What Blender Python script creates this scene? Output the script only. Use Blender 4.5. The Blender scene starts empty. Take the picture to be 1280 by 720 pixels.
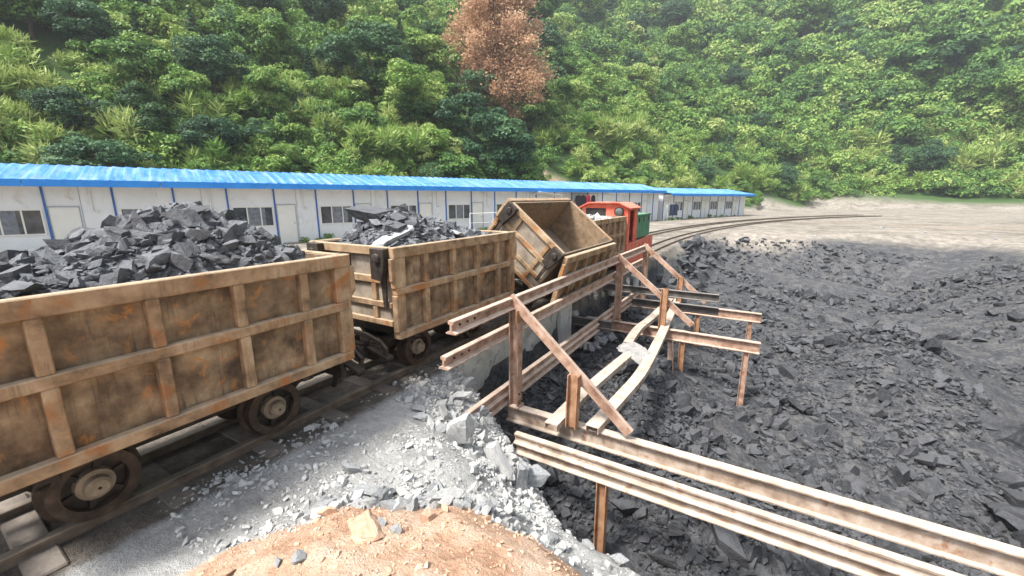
import bpy, bmesh, math, random
import numpy as np
from mathutils import Vector, Matrix, Euler
random.seed(7)
R = np.random.default_rng(11)
PI = math.pi
scene = bpy.context.scene
COL = scene.collection

# ------------------------------------------------------------------ materials
MATS = {}
def new_mat(name):
    m = bpy.data.materials.new(name); m.use_nodes = True
    nt = m.node_tree; b = nt.nodes['Principled BSDF']
    MATS[name] = m
    return m, nt, b
def nd(nt, t, **k):
    n = nt.nodes.new(t)
    for a, v in k.items():
        if a.startswith('i_'):
            key = a[2:]
            n.inputs[int(key) if key.isdigit() else key.replace('_', ' ')].default_value = v
        else: setattr(n, a, v)
    return n
def coords(nt, scale=(1, 1, 1), obj=True):
    tc = nd(nt, 'ShaderNodeTexCoord'); mp = nd(nt, 'ShaderNodeMapping')
    mp.inputs['Scale'].default_value = scale
    nt.links.new(tc.outputs['Object'], mp.inputs['Vector'])
    oi = nd(nt, 'ShaderNodeObjectInfo')
    ad = nd(nt, 'ShaderNodeVectorMath', operation='ADD')
    mul = nd(nt, 'ShaderNodeMath', operation='MULTIPLY'); mul.inputs[1].default_value = 37.0
    nt.links.new(oi.outputs['Random'], mul.inputs[0])
    nt.links.new(mp.outputs[0], ad.inputs[0]); nt.links.new(mul.outputs[0], ad.inputs[1])
    return ad.outputs[0]
def ramp(nt, src, stops):
    r = nd(nt, 'ShaderNodeValToRGB'); e = r.color_ramp.elements
    while len(e) < len(stops): e.new(0.5)
    for el, (p, c) in zip(e, stops):
        el.position = p; el.color = (c[0], c[1], c[2], 1)
    nt.links.new(src, r.inputs[0]); return r.outputs[0]
def noise(nt, vec, scale, detail=6, rough=.6, dist=0):
    n = nd(nt, 'ShaderNodeTexNoise'); n.inputs['Scale'].default_value = scale
    n.inputs['Detail'].default_value = detail; n.inputs['Roughness'].default_value = rough
    n.inputs['Distortion'].default_value = dist
    nt.links.new(vec, n.inputs['Vector']); return n.outputs['Fac']
def mix(nt, fac, a, b, mode='MIX'):
    m = nd(nt, 'ShaderNodeMix', data_type='RGBA', blend_type=mode)
    for s, v in ((m.inputs[0], fac), (m.inputs[6], a), (m.inputs[7], b)):
        if hasattr(v, 'is_linked') or isinstance(v, bpy.types.NodeSocket): nt.links.new(v, s)
        elif isinstance(v, (int, float)): s.default_value = v
        else: s.default_value = (v[0], v[1], v[2], 1)
    return m.outputs[2]
def bump(nt, b, src, strength=.3, dist=.02):
    bp = nd(nt, 'ShaderNodeBump'); bp.inputs['Strength'].default_value = strength
    bp.inputs['Distance'].default_value = dist
    nt.links.new(src, bp.inputs['Height']); nt.links.new(bp.outputs[0], b.inputs['Normal'])
BW = lambda v: (v, v, v)
def simple(name, stops, scale=6, rough=.7, metal=0, bmp=.2, bd=.01, stain=None, streak=None, dust=None, spec=.3, detail=7):
    """noise-ramped paint / steel / stone; stain=(colour, scale, amount), streak = vertical runs, dust = settled dust on tops"""
    m, nt, b = new_mat(name)
    v = coords(nt)
    n = noise(nt, v, scale, detail)
    c = ramp(nt, n, stops)
    if stain:
        s = noise(nt, v, stain[1], 5, .65, .6)
        c = mix(nt, ramp(nt, s, [(stain[2], BW(0)), (stain[2] + .12, BW(1))]), c, stain[0])
    if streak:
        v2 = coords(nt, (streak[1], streak[1], streak[1] * .07))
        s = noise(nt, v2, 1.0, 6, .75)
        pm = ramp(nt, noise(nt, v, 2.3, 4, .6), [(.46, BW(0)), (.62, BW(1))])
        c = mix(nt, mix(nt, 1.0, ramp(nt, s, [(streak[2], BW(0)), (streak[2] + .16, BW(.8))]), pm, 'MULTIPLY'), c, streak[0])
    if dust:
        g = nd(nt, 'ShaderNodeNewGeometry'); sx = nd(nt, 'ShaderNodeSeparateXYZ')
        nt.links.new(g.outputs['Normal'], sx.inputs[0])
        up = ramp(nt, sx.outputs['Z'], [(.45, BW(0)), (.9, BW(dust[1]))])
        dn = ramp(nt, noise(nt, v, scale * 2.2, 6, .7), [(.3, BW(.35)), (.62, BW(1))])
        c = mix(nt, mix(nt, 1.0, up, dn, 'MULTIPLY'), c, dust[0])
    nt.links.new(c, b.inputs['Base Color'])
    b.inputs['Roughness'].default_value = rough; b.inputs['Metallic'].default_value = metal
    b.inputs['Specular IOR Level'].default_value = spec
    if bmp:
        mm = nd(nt, 'ShaderNodeMath', operation='MULTIPLY_ADD'); mm.inputs[1].default_value = .35
        nt.links.new(noise(nt, v, scale * 17, 6, .7), mm.inputs[0]); nt.links.new(noise(nt, v, scale * 3.3, 8, .65), mm.inputs[2])
        bump(nt, b, mm.outputs[0], bmp, bd)
    return m

simple('wagon_paint', [(.3, (.10, .064, .037)), (.43, (.235, .155, .09)), (.55, (.335, .232, .138)), (.75, (.47, .35, .225))], 6, .75, 0, .35, .008,
       stain=((.31, .135, .05), 3.6, .53), streak=((.085, .056, .036), 18, .5), dust=((.50, .42, .32), .65))
simple('wagon_panel_shaded', [(.3, (.06, .042, .028)), (.43, (.15, .102, .062)), (.57, (.25, .178, .11)), (.74, (.44, .34, .22))], 5.5, .8, 0, .4, .008,  # stained plate; base darkened against the frame to paint in recess shade
       stain=((.42, .19, .06), 6, .57), streak=((.055, .042, .032), 26, .5))
simple('wagon_end_shaded', [(.3, (.12, .098, .075)), (.5, (.25, .21, .165)), (.72, (.36, .31, .245))], 4, .8, 0, .35, .008,  # greyer tone paints the wagon end as its shadow side
       streak=((.05, .042, .035), 9, .52), dust=((.4, .35, .28), .5))
simple('wagon_inner', [(.3, (.13, .088, .052)), (.5, (.205, .143, .087)), (.7, (.28, .20, .125))], 16, .8, 0, .3, .004,
       stain=((.12, .10, .08), 3, .55), dust=((.27, .245, .21), .75))
simple('greasy_steel', [(.3, (.018, .015, .013)), (.55, (.045, .036, .03)), (.78, (.11, .085, .066))], 9, .6, .2, .3, .006, dust=((.16, .135, .11), .5))
simple('wheel_steel', [(.3, (.035, .025, .019)), (.55, (.075, .052, .038)), (.8, (.15, .11, .08))], 12, .6, .3, .25, .004)
simple('hub_cap', [(.3, (.19, .145, .1)), (.7, (.34, .27, .2))], 14, .7, .1, .2, .004)
simple('rust_steel', [(.28, (.15, .078, .05)), (.43, (.29, .175, .12)), (.58, (.42, .285, .215)), (.78, (.54, .42, .34))], 6, .8, 0, .45, .006,
       stain=((.26, .12, .062), 6, .57), streak=((.5, .43, .36), 14, .56), dust=((.56, .49, .42), .7))
simple('rust_bare', [(.25, (.17, .085, .045)), (.5, (.33, .18, .10)), (.8, (.47, .31, .20))], 9, .85, 0, .5, .006, streak=((.09, .04, .022), 16, .55))
simple('pale_steel', [(.28, (.16, .11, .08)), (.43, (.33, .25, .19)), (.6, (.48, .40, .33)), (.75, (.56, .50, .43))], 5, .8, 0, .4, .006,
       stain=((.27, .14, .08), 5, .56), streak=((.19, .11, .07), 16, .54), dust=((.50, .45, .39), .55))
simple('dark_beam', [(.3, (.05, .045, .042)), (.6, (.10, .09, .082)), (.8, (.19, .165, .145))], 6, .8, 0, .4, .006, dust=((.33, .31, .28), .6))
simple('grey_sheet', [(.3, (.20, .197, .19)), (.6, (.33, .325, .31)), (.8, (.47, .46, .44))], 8, .6, .15, .6, .02)
simple('rail_steel', [(.3, (.10, .075, .058)), (.7, (.24, .19, .15))], 9, .6, .35, .3, .004, dust=((.33, .29, .25), .5))
simple('sleeper_wood', [(.3, (.07, .055, .045)), (.7, (.17, .14, .115))], 10, .9, 0, .5, .01, dust=((.28, .25, .22), .6))
simple('concrete', [(.3, (.28, .272, .25)), (.5, (.45, .44, .41)), (.75, (.56, .55, .52))], 2.6, .9, 0, .6, .02,
       stain=((.12, .115, .108), 2.6, .56), streak=((.19, .18, .165), 3.5, .52), dust=((.5, .49, .46), .5))
simple('white_wash', [(.3, (.40, .39, .365)), (.7, (.6, .59, .56))], 2.2, .9, 0, .4, .01, stain=((.22, .21, .195), 2.2, .6), streak=((.3, .29, .27), 5, .57))
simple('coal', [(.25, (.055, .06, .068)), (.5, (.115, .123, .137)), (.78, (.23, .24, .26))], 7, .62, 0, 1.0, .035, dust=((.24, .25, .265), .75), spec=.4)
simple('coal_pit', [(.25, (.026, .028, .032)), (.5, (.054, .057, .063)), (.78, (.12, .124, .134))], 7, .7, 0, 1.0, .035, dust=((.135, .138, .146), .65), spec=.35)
simple('pale_slab', [(.25, (.20, .21, .215)), (.5, (.31, .325, .335)), (.78, (.42, .44, .45))], 7, .65, 0, .5, .01, spec=.4)
simple('stone', [(.25, (.28, .282, .276)), (.5, (.42, .422, .412)), (.8, (.55, .552, .535))], 6, .9, 0, .6, .015)
simple('stone_grey', [(.25, (.17, .18, .185)), (.5, (.28, .29, .295)), (.8, (.4, .41, .41))], 6, .9, 0, .6, .015)
simple('soil_stone', [(.25, (.42, .25, .155)), (.5, (.54, .36, .25)), (.8, (.62, .48, .36))], 5, .95, 0, .6, .015)
simple('light_ore', [(.3, (.38, .385, .39)), (.7, (.56, .57, .58))], 8, .85, 0, .6, .02)
simple('white_panel', [(.3, (.66, .68, .70)), (.7, (.74, .76, .78))], 1.2, .5, 0, .03, .002, stain=((.55, .55, .53), 1.6, .6), streak=((.42, .43, .43), 5, .56))
simple('off_white', [(.3, (.66, .66, .62)), (.7, (.74, .74, .70))], 2, .5, 0, 0)
simple('joint_grey', [(.3, (.30, .33, .36)), (.7, (.36, .39, .42))], 3, .5, 0, 0)
simple('blue_steel', [(.3, (.03, .10, .33)), (.7, (.05, .15, .42))], 3, .5, 0, .05, .002)
simple('bright_blue', [(.3, (.018, .20, .62)), (.7, (.03, .27, .72))], 2, .45, 0, .05, .002)
simple('red_paint', [(.3, (.52, .08, .042)), (.5, (.66, .13, .075)), (.75, (.70, .26, .19))], 4, .55, 0, .15, .004, stain=((.40, .20, .14), 4, .56), streak=((.22, .07, .045), 12, .52), dust=((.66, .34, .27), .55))
simple('cab_dark', [(.3, (.02, .02, .02)), (.7, (.05, .045, .04))], 5, .7, 0, .1)
simple('green_paint', [(.3, (.022, .13, .066)), (.55, (.04, .20, .105)), (.8, (.085, .26, .15))], 4, .5, 0, .12, .004, streak=((.16, .20, .13), 9, .63), dust=((.30, .40, .31), .5))
simple('black_cloth', [(.3, (.012, .012, .016)), (.7, (.03, .03, .038))], 12, .9, 0, .3)
simple('navy_cloth', [(.3, (.025, .035, .07)), (.7, (.05, .065, .11))], 12, .9, 0, .3)
simple('red_cloth', [(.3, (.42, .02, .045)), (.7, (.55, .04, .075))], 12, .9, 0, .3)
simple('grey_cloth', [(.3, (.33, .35, .37)), (.7, (.45, .47, .5))], 12, .9, 0, .3)
simple('black_rubber', [(.3, (.012, .012, .012)), (.7, (.03, .03, .03))], 8, .6, 0, .1)
simple('bark', [(.3, (.07, .05, .036)), (.7, (.16, .12, .088))], 9, .9, 0, .6, .03)
# glass: dark room behind a shiny pane
m, nt, b = new_mat('window_glass'); v = coords(nt)
nt.links.new(ramp(nt, noise(nt, v, 2.5, 2), [(.35, (.025, .03, .038)), (.65, (.075, .088, .10))]), b.inputs['Base Color'])
b.inputs['Roughness'].default_value = .12; b.inputs['Specular IOR Level'].default_value = .5
simple('curtain', [(.3, (.10, .115, .14)), (.5, (.17, .185, .21)), (.7, (.25, .26, .29))], 7, .9, 0, .2)
m, nt, b = new_mat('lamp_glass'); b.inputs['Base Color'].default_value = (.16, .16, .155, 1); b.inputs['Roughness'].default_value = .12; b.inputs['Metallic'].default_value = .6

# blue roof sheet: pale streaks down the slope paint in white grazing highlights
m, nt, b = new_mat('roof_sheet'); v = coords(nt)
c = ramp(nt, noise(nt, v, 1.6, 6), [(.3, (.025, .15, .47)), (.5, (.05, .215, .55)), (.7, (.12, .31, .62))])
s = noise(nt, coords(nt, (5, .25, 1)), 1.0, 5, .7)
c = mix(nt, ramp(nt, s, [(.45, BW(0)), (.68, BW(.55))]), c, (.40, .52, .62))
nt.links.new(c, b.inputs['Base Color']); b.inputs['Roughness'].default_value = .42

# foliage: leaf tint comes from a per-leaf attribute, hue differs per plant
def leaf_mat(name, stops, trans=.25, rnd=.5):
    m, nt, b = new_mat(name)
    at = nd(nt, 'ShaderNodeAttribute', attribute_name='tint')
    sp = nd(nt, 'ShaderNodeSeparateColor'); nt.links.new(at.outputs['Color'], sp.inputs[0])
    oi = nd(nt, 'ShaderNodeObjectInfo')
    ma = nd(nt, 'ShaderNodeMath', operation='MULTIPLY_ADD'); ma.inputs[1].default_value = rnd; 
    sb = nd(nt, 'ShaderNodeMath', operation='SUBTRACT'); sb.inputs[1].default_value = rnd * .5
    nt.links.new(oi.outputs['Random'], ma.inputs[0]); nt.links.new(sp.outputs[0], ma.inputs[2]); nt.links.new(ma.outputs[0], sb.inputs[0])
    c = ramp(nt, sb.outputs[0], stops)
    nt.links.new(c, b.inputs['Base Color']); b.inputs['Roughness'].default_value = .55; b.inputs['Specular IOR Level'].default_value = .25
    tr = nd(nt, 'ShaderNodeBsdfTranslucent'); nt.links.new(c, tr.inputs[0])
    ms = nd(nt, 'ShaderNodeMixShader'); ms.inputs[0].default_value = trans
    out = nt.nodes['Material Output']
    nt.links.new(b.outputs[0], ms.inputs[1]); nt.links.new(tr.outputs[0], ms.inputs[2]); nt.links.new(ms.outputs[0], out.inputs[0])
    return m
leaf_mat('leaves', [(.0, (.04, .095, .034)), (.3, (.085, .185, .045)), (.55, (.16, .29, .06)), (.8, (.27, .39, .095)), (1, (.39, .46, .16))])
leaf_mat('leaves_dark', [(.0, (.03, .072, .036)), (.4, (.06, .135, .06)), (.8, (.115, .215, .085)), (1, (.17, .27, .10))], .25)
leaf_mat('needles_dead', [(.0, (.27, .155, .09)), (.35, (.50, .31, .185)), (.7, (.64, .43, .27)), (1, (.72, .52, .36))], .35, .05)

# the ground: sorted by what lies on it (soil / gravel / coal / yard dirt / forest floor)
m, nt, b = new_mat('ground_mix'); v = coords(nt)
at = nd(nt, 'ShaderNodeAttribute', attribute_name='zone'); sp = nd(nt, 'ShaderNodeSeparateColor'); nt.links.new(at.outputs['Color'], sp.inputs[0])
at2 = nd(nt, 'ShaderNodeAttribute', attribute_name='zone_b'); sp2 = nd(nt, 'ShaderNodeSeparateColor'); nt.links.new(at2.outputs['Color'], sp2.inputs[0])
n1 = noise(nt, v, 3.1, 9, .68); n2 = noise(nt, v, 14, 8, .7); n3 = noise(nt, v, 45, 6, .7)
nm = nd(nt, 'ShaderNodeMath', operation='MULTIPLY_ADD'); nm.inputs[1].default_value = .45
nt.links.new(n2, nm.inputs[0]); nt.links.new(n1, nm.inputs[2])
nsum = nd(nt, 'ShaderNodeMath', operation='MULTIPLY'); nsum.inputs[1].default_value = .69; nt.links.new(nm.outputs[0], nsum.inputs[0]); nf = nsum.outputs[0]
yard = mix(nt, ramp(nt, noise(nt, v, .45, 5, .65, .8), [(.45, BW(0)), (.62, BW(.7))]), ramp(nt, nf, [(.36, (.17, .152, .128)), (.5, (.29, .262, .225)), (.64, (.42, .39, .34))]), (.13, .118, .098))
soil = ramp(nt, nf, [(.38, (.43, .255, .165)), (.48, (.56, .37, .255)), (.56, (.62, .46, .345)), (.66, (.64, .53, .43))])
grav = ramp(nt, nf, [(.36, (.255, .256, .25)), (.5, (.40, .402, .392)), (.64, (.53, .53, .515))])
coal = mix(nt, ramp(nt, n1, [(.44, BW(0)), (.62, BW(.8))]), ramp(nt, n2, [(.3, (.032, .034, .038)), (.5, (.062, .065, .072)), (.7, (.125, .13, .14))]), ramp(nt, n2, [(.3, (.085, .084, .082)), (.7, (.20, .197, .19))]))
bed = ramp(nt, nf, [(.34, (.07, .062, .053)), (.5, (.16, .14, .12)), (.66, (.27, .24, .20))])
wood = ramp(nt, n2, [(.3, (.022, .05, .016)), (.5, (.05, .095, .03)), (.7, (.10, .15, .05))])
scar = ramp(nt, nf, [(.34, (.16, .12, .085)), (.5, (.30, .235, .175)), (.66, (.42, .35, .275))])
def edge(s, lo=.32, hi=.68):
    a = nd(nt, 'ShaderNodeMath', operation='MULTIPLY_ADD'); a.inputs[1].default_value = .55; a.inputs[2].default_value = -.275
    nt.links.new(n2, a.inputs[0])
    c2 = nd(nt, 'ShaderNodeMath', operation='ADD'); nt.links.new(a.outputs[0], c2.inputs[0]); nt.links.new(s, c2.inputs[1])
    return ramp(nt, c2.outputs[0], [(lo, BW(0)), (hi, BW(1))])
c = mix(nt, edge(sp2.outputs[0]), yard, bed)
c = mix(nt, edge(sp.outputs[1]), c, grav)
c = mix(nt, edge(sp.outputs[0]), c, soil)
c = mix(nt, edge(sp.outputs[2]), c, coal)
c = mix(nt, edge(sp2.outputs[1]), c, wood)
c = mix(nt, edge(sp2.outputs[2]), c, scar)
nt.links.new(c, b.inputs['Base Color']); b.inputs['Roughness'].default_value = .95; b.inputs['Specular IOR Level'].default_value = .15
hs = nd(nt, 'ShaderNodeMath', operation='MULTIPLY_ADD'); hs.inputs[1].default_value = .35; nt.links.new(n3, hs.inputs[0]); nt.links.new(n2, hs.inputs[2])
bump(nt, b, hs.outputs[0], .9, .07)

# ------------------------------------------------------------------ mesh helpers
class MB:
    def __init__(s): s.v = []; s.f = []
    def add(s, vs, fs):
        o = len(s.v); s.v += [tuple(p) for p in vs]; s.f += [tuple(i + o for i in f) for f in fs]; return s
    def box(s, c, d, rot=None):
        x, y, z = d[0] / 2, d[1] / 2, d[2] / 2
        P = [Vector(p) for p in ((-x, -y, -z), (x, -y, -z), (x, y, -z), (-x, y, -z), (-x, -y, z), (x, -y, z), (x, y, z), (-x, y, z))]
        if rot is not None: P = [rot @ p for p in P]
        P = [p + Vector(c) for p in P]
        return s.add(P, [(0, 3, 2, 1), (4, 5, 6, 7), (0, 1, 5, 4), (1, 2, 6, 5), (2, 3, 7, 6), (3, 0, 4, 7)])
    def lim(s, x0, x1, y0, y1, z0, z1): return s.box(((x0 + x1) / 2, (y0 + y1) / 2, (z0 + z1) / 2), (abs(x1 - x0), abs(y1 - y0), abs(z1 - z0)))
    def sweep(s, prof, path, up=(0, 0, 1), cap=True, roll=None):
        path = [Vector(p) for p in path]; up = Vector(up); n = len(prof); vs = []
        for i, p in enumerate(path):
            t = ((path[min(i + 1, len(path) - 1)] - path[max(i - 1, 0)])).normalized()
            side = t.cross(up).normalized(); u = side.cross(t).normalized()
            if roll: 
                a = roll[i]; side, u = side * math.cos(a) + u * math.sin(a), u * math.cos(a) - side * math.sin(a)
            vs += [p + side * a + u * b_ for a, b_ in prof]
        fs = []
        for i in range(len(path) - 1):
            for k in range(n):
                fs.append((i * n + k, i * n + (k + 1) % n, (i + 1) * n + (k + 1) % n, (i + 1) * n + k))
        if cap: fs += [tuple(range(n))[::-1], tuple((len(path) - 1) * n + k for k in range(n))]
        return s.add(vs, fs)
    def tube(s, p0, p1, r0, r1=None, n=10, cap=True):
        r1 = r0 if r1 is None else r1
        p0, p1 = Vector(p0), Vector(p1); d = (p1 - p0).normalized()
        a = d.orthogonal().normalized(); b_ = d.cross(a); vs = []
        for p, r in ((p0, r0), (p1, r1)):
            vs += [p + (a * math.cos(2 * PI * k / n) + b_ * math.sin(2 * PI * k / n)) * r for k in range(n)]
        fs = [(k, (k + 1) % n, n + (k + 1) % n, n + k) for k in range(n)]
        if cap: fs += [tuple(range(n))[::-1], tuple(range(n, 2 * n))]
        return s.add(vs, fs)
    def polytube(s, pts, r, n=6):
        for a, b_ in zip(pts[:-1], pts[1:]): s.tube(a, b_, r, r, n)
        return s
    def lathe(s, prof, axis='x', c=(0, 0, 0), n=28):
        """prof: (along, radius) pairs, closed loop of revolution round the axis"""
        vs = []; m = len(prof)
        for k in range(n):
            a = 2 * PI * k / n
            for h, r in prof:
                if axis == 'x': p = (h, r * math.cos(a), r * math.sin(a))
                elif axis == 'y': p = (r * math.cos(a), h, r * math.sin(a))
                else: p = (r * math.cos(a), r * math.sin(a), h)
                vs.append((p[0] + c[0], p[1] + c[1], p[2] + c[2]))
        fs = [(k * m + j, k * m + (j + 1) % m, ((k + 1) % n) * m + (j + 1) % m, ((k + 1) % n) * m + j) for k in range(n) for j in range(m)]
        return s.add(vs, fs)
    def prism(s, pts, axis, a0, a1):
        """extrude a 2-D outline: axis 'x' -> pts are (y,z); 'y' -> (x,z); 'z' -> (x,y)"""
        def P(p, h): return {'x': (h, p[0], p[1]), 'y': (p[0], h, p[1]), 'z': (p[0], p[1], h)}[axis]
        n = len(pts); vs = [P(p, a0) for p in pts] + [P(p, a1) for p in pts]
        return s.add(vs, [tuple(range(n)), tuple(range(n, 2 * n))[::-1]] + [(k, n + k, n + (k + 1) % n, (k + 1) % n) for k in range(n)])
    def build(s, name, mat, parent=None, smooth=False, bevel=0, loc=None):
        me = bpy.data.meshes.new(name); me.from_pydata(s.v, [], s.f)
        bm = bmesh.new(); bm.from_mesh(me); bmesh.ops.recalc_face_normals(bm, faces=bm.faces)
        if smooth:
            for f in bm.faces: f.smooth = True
        bm.to_mesh(me); bm.free()
        me.materials.append(MATS[mat])
        return link(name, me, parent, bevel, smooth, loc)
def link(name, me, parent=None, bevel=0, smooth=False, loc=None):
    o = bpy.data.objects.new(name, me); COL.objects.link(o)
    if parent is not None: o.parent = parent
    if loc is not None: o.location = loc
    if bevel:
        md = o.modifiers.new('bevel', 'BEVEL'); md.width = bevel; md.segments = 1; md.limit_method = 'ANGLE'; md.angle_limit = math.radians(50)
    return o
def tag(o, label=None, cat=None, group=None, kind=None):
    if label and not kind: kind = 'thing'
    for k, v in (('label', label), ('category', cat), ('group', group), ('kind', kind)):
        if v: o[k] = v
    return o
def empty(name, loc, rz=0, label=None, cat=None, group=None):
    o = bpy.data.objects.new(name, None); COL.objects.link(o); o.location = loc; o.rotation_euler = (0, 0, rz); o.empty_display_size = .2
    return tag(o, label, cat, group)
def copy_tree(o, parent=None, label=None, group=None):
    c = o.copy(); COL.objects.link(c)
    if parent is not None: c.parent = parent
    if label: c['label'] = label
    if group: c['group'] = group
    for ch in list(o.children): copy_tree(ch, c)
    return c
def np_mesh(name, V, F, mat, tint=None, smooth=False):
    """V (n,3), F (m,k) all faces of one size"""
    me = bpy.data.meshes.new(name); k = F.shape[1]; m = F.shape[0]
    me.vertices.add(len(V)); me.vertices.foreach_set('co', np.ascontiguousarray(V, np.float32).ravel())
    me.loops.add(m * k); me.loops.foreach_set('vertex_index', np.ascontiguousarray(F, np.int32).ravel())
    me.polygons.add(m); me.polygons.foreach_set('loop_start', np.arange(0, m * k, k, dtype=np.int32))
    me.polygons.foreach_set('loop_total', np.full(m, k, np.int32))
    me.polygons.foreach_set('use_smooth', np.full(m, bool(smooth)))
    me.update(calc_edges=True)
    if tint is not None:
        a = me.color_attributes.new('tint', 'FLOAT_COLOR', 'POINT')
        a.data.foreach_set('color', np.repeat(np.asarray(tint, np.float32)[:, None], 4, 1).ravel())
    me.materials.append(MATS[mat]); return me

def vnoise(x, y, seed=0):
    xi = np.floor(x).astype(np.int64); yi = np.floor(y).astype(np.int64); fx = x - xi; fy = y - yi
    fx = fx * fx * (3 - 2 * fx); fy = fy * fy * (3 - 2 * fy)
    def h(a, b_):
        n = (a * 374761393 + b_ * 668265263 + seed * 1442695) & 0x7fffffff
        n = ((n ^ (n >> 13)) * 1274126177) & 0x7fffffff
        return ((n ^ (n >> 16)) & 0xffff) / 65535.0
    return (h(xi, yi) * (1 - fx) + h(xi + 1, yi) * fx) * (1 - fy) + (h(xi, yi + 1) * (1 - fx) + h(xi + 1, yi + 1) * fx) * fy
def fbm(x, y, oct=4, seed=0):
    s = 0; a = .5
    for k in range(oct): s = s + a * (vnoise(x * 2 ** k, y * 2 ** k, seed + k) - .5); a *= .55
    return s
def sstep(a, b_, x):
    t = np.clip((x - a) / (b_ - a), 0, 1); return t * t * (3 - 2 * t)

# ------------------------------------------------------------------ camera
H = 2.0; p_, yw = math.radians(12.3), math.radians(30.8)
fw = Vector((-math.sin(yw) * math.cos(p_), math.cos(yw) * math.cos(p_), -math.sin(p_)))
rt = Vector((math.cos(yw), math.sin(yw), 0)); upv = rt.cross(fw)
cd = bpy.data.cameras.new('camera'); cam = bpy.data.objects.new('camera', cd); COL.objects.link(cam)
cam.matrix_world = Matrix.Translation((0, 0, H)) @ Matrix((rt, upv, -fw)).transposed().to_4x4()
cd.lens = 520 / 1280 * 36; cd.sensor_width = 36; cd.clip_start = .05; cd.clip_end = 3000
scene.camera = cam

# ------------------------------------------------------------------ ground
BA = math.radians(20.2); PB = np.array([-8.81, 45.56])
bdir = np.array([math.sin(BA), math.cos(BA)]); bnor = np.array([-math.cos(BA), math.sin(BA)])
def uv(X, Y):
    return (X - PB[0]) * bdir[0] + (Y - PB[1]) * bdir[1], (X - PB[0]) * bnor[0] + (Y - PB[1]) * bnor[1]
VF = 6.3; UC = 38.; RC = 40.
def hill_d(X, Y):
    u, v = uv(X, Y)
    d1 = v - VF
    d2 = np.hypot(np.maximum(u - UC, 0), v - (VF - RC)) - RC
    d = np.where(u < UC, d1, d2)
    return np.maximum(d, 0), u, v
BX = [-60, -4.2, -3.3, -2.9, -2.4, -1.8, -1.55, -1.16, -.25, 1, 3, 6, 10, 40]
BY = [4.4, 4.4, 4.1, 3.65, 3.5, 3.2, 2.92, 2.58, 2.4, 2.4, 2.5, 2.7, 3.5, 8]
def xedge(Y): return -3.04 + np.maximum(Y - 19, 0) ** 2 / 60
SX = [-2.6, -1.9, -1.45, -1.0, -.4, 1, 3, 10]; SY = [.7, 1.42, 1.76, 1.86, 1.86, 1.86, 1.5, 0]
def ground_h(X, Y, fine=True):
    X = np.asarray(X, float); Y = np.asarray(Y, float)
    yb = np.interp(X, BX, BY) + .25 * fbm(X * 1.7, Y * 1.7, 3, 5)
    zc = np.clip(-1.0 - .26 * (X + 3.0), -2.2, 0) + .45 * fbm(X * .8, Y * .8, 4, 9) + .9 * fbm(X * .33, Y * .33, 2, 19) * sstep(0, 2.5, X)
    zc = zc + np.maximum(X - 5.0, 0) * .42 + .9 * np.exp(-((X - 2.6) ** 2 / 3 + (Y - 12) ** 2 / 14)) + .5 * np.exp(-((X + 1.7) ** 2 / 1.2 + (Y - 7) ** 2 / 6))
    zc = np.minimum(zc, .3)
    mound = .36 * np.exp(-(((X + .75) ** 2 / 2.4 + (Y - .85) ** 2 / 1.0) ** 1.6)) + .10 * fbm(X * 1.1, Y * 1.1, 2, 18) + .1 * fbm(X * 2.2, Y * 2.2, 4, 2) + .045 * fbm(X * 9, Y * 9, 4, 6)
    drop = .52 * sstep(-1.15, 0, Y - yb) * sstep(-3.15, -2.0, X)
    zl = mound * sstep(-2.9, -1.9, X) + .09 * fbm(X * 3, Y * 3, 4, 3) * sstep(-3.1, -2.6, X) - drop
    zl = zl + .03 * np.exp(-((X + 2.55) ** 2 / .25 + (Y - 3.3) ** 2 / .3))
    zl = zl - np.maximum(Y - yb, 0) * 1.35
    xe = xedge(Y)
    sl = np.where(Y < 13.5, 9.0, 1.0 + 8 * sstep(17, 13.5, Y))
    zw = -(X - xe) * sl + .35 * fbm(X * 1.3, Y * 1.3, 3, 14) * (Y > 13)
    farb = (Y - (27 + .25 * X)) * .5
    pit = np.maximum(np.maximum(zc, zl), np.minimum(np.maximum(zw, farb), 0))
    d, u, v = hill_d(X, Y)
    yard = .03 * fbm(X * 1.5, Y * 1.5, 3, 4) - .3 * sstep(-9, -5, v)
    onland = np.where(Y < yb, X < -3.04, X < xe)
    near = (Y < yb)
    h = np.where(onland & ~near, yard, np.where(near & (X < -3.15), yard, pit))
    h = np.where((Y > 27) & (pit > -.02), np.minimum(h, 0.) + .03 * fbm(X, Y, 3, 4), h)
    hill = np.minimum(d, 130) * .80 + sstep(0, 12, d) * (6.0 * fbm(u * .05, v * .05, 3, 21) + 2.2 * fbm(u * .2, v * .2, 3, 22))
    gully = 1.6 * np.exp(-((u - (2.2 - .8 * d)) ** 2) / 5) * sstep(0, 4, d) * sstep(20, 11, d)
    return h + np.where(d > 0, np.maximum(hill - gully, 0), 0)

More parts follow.
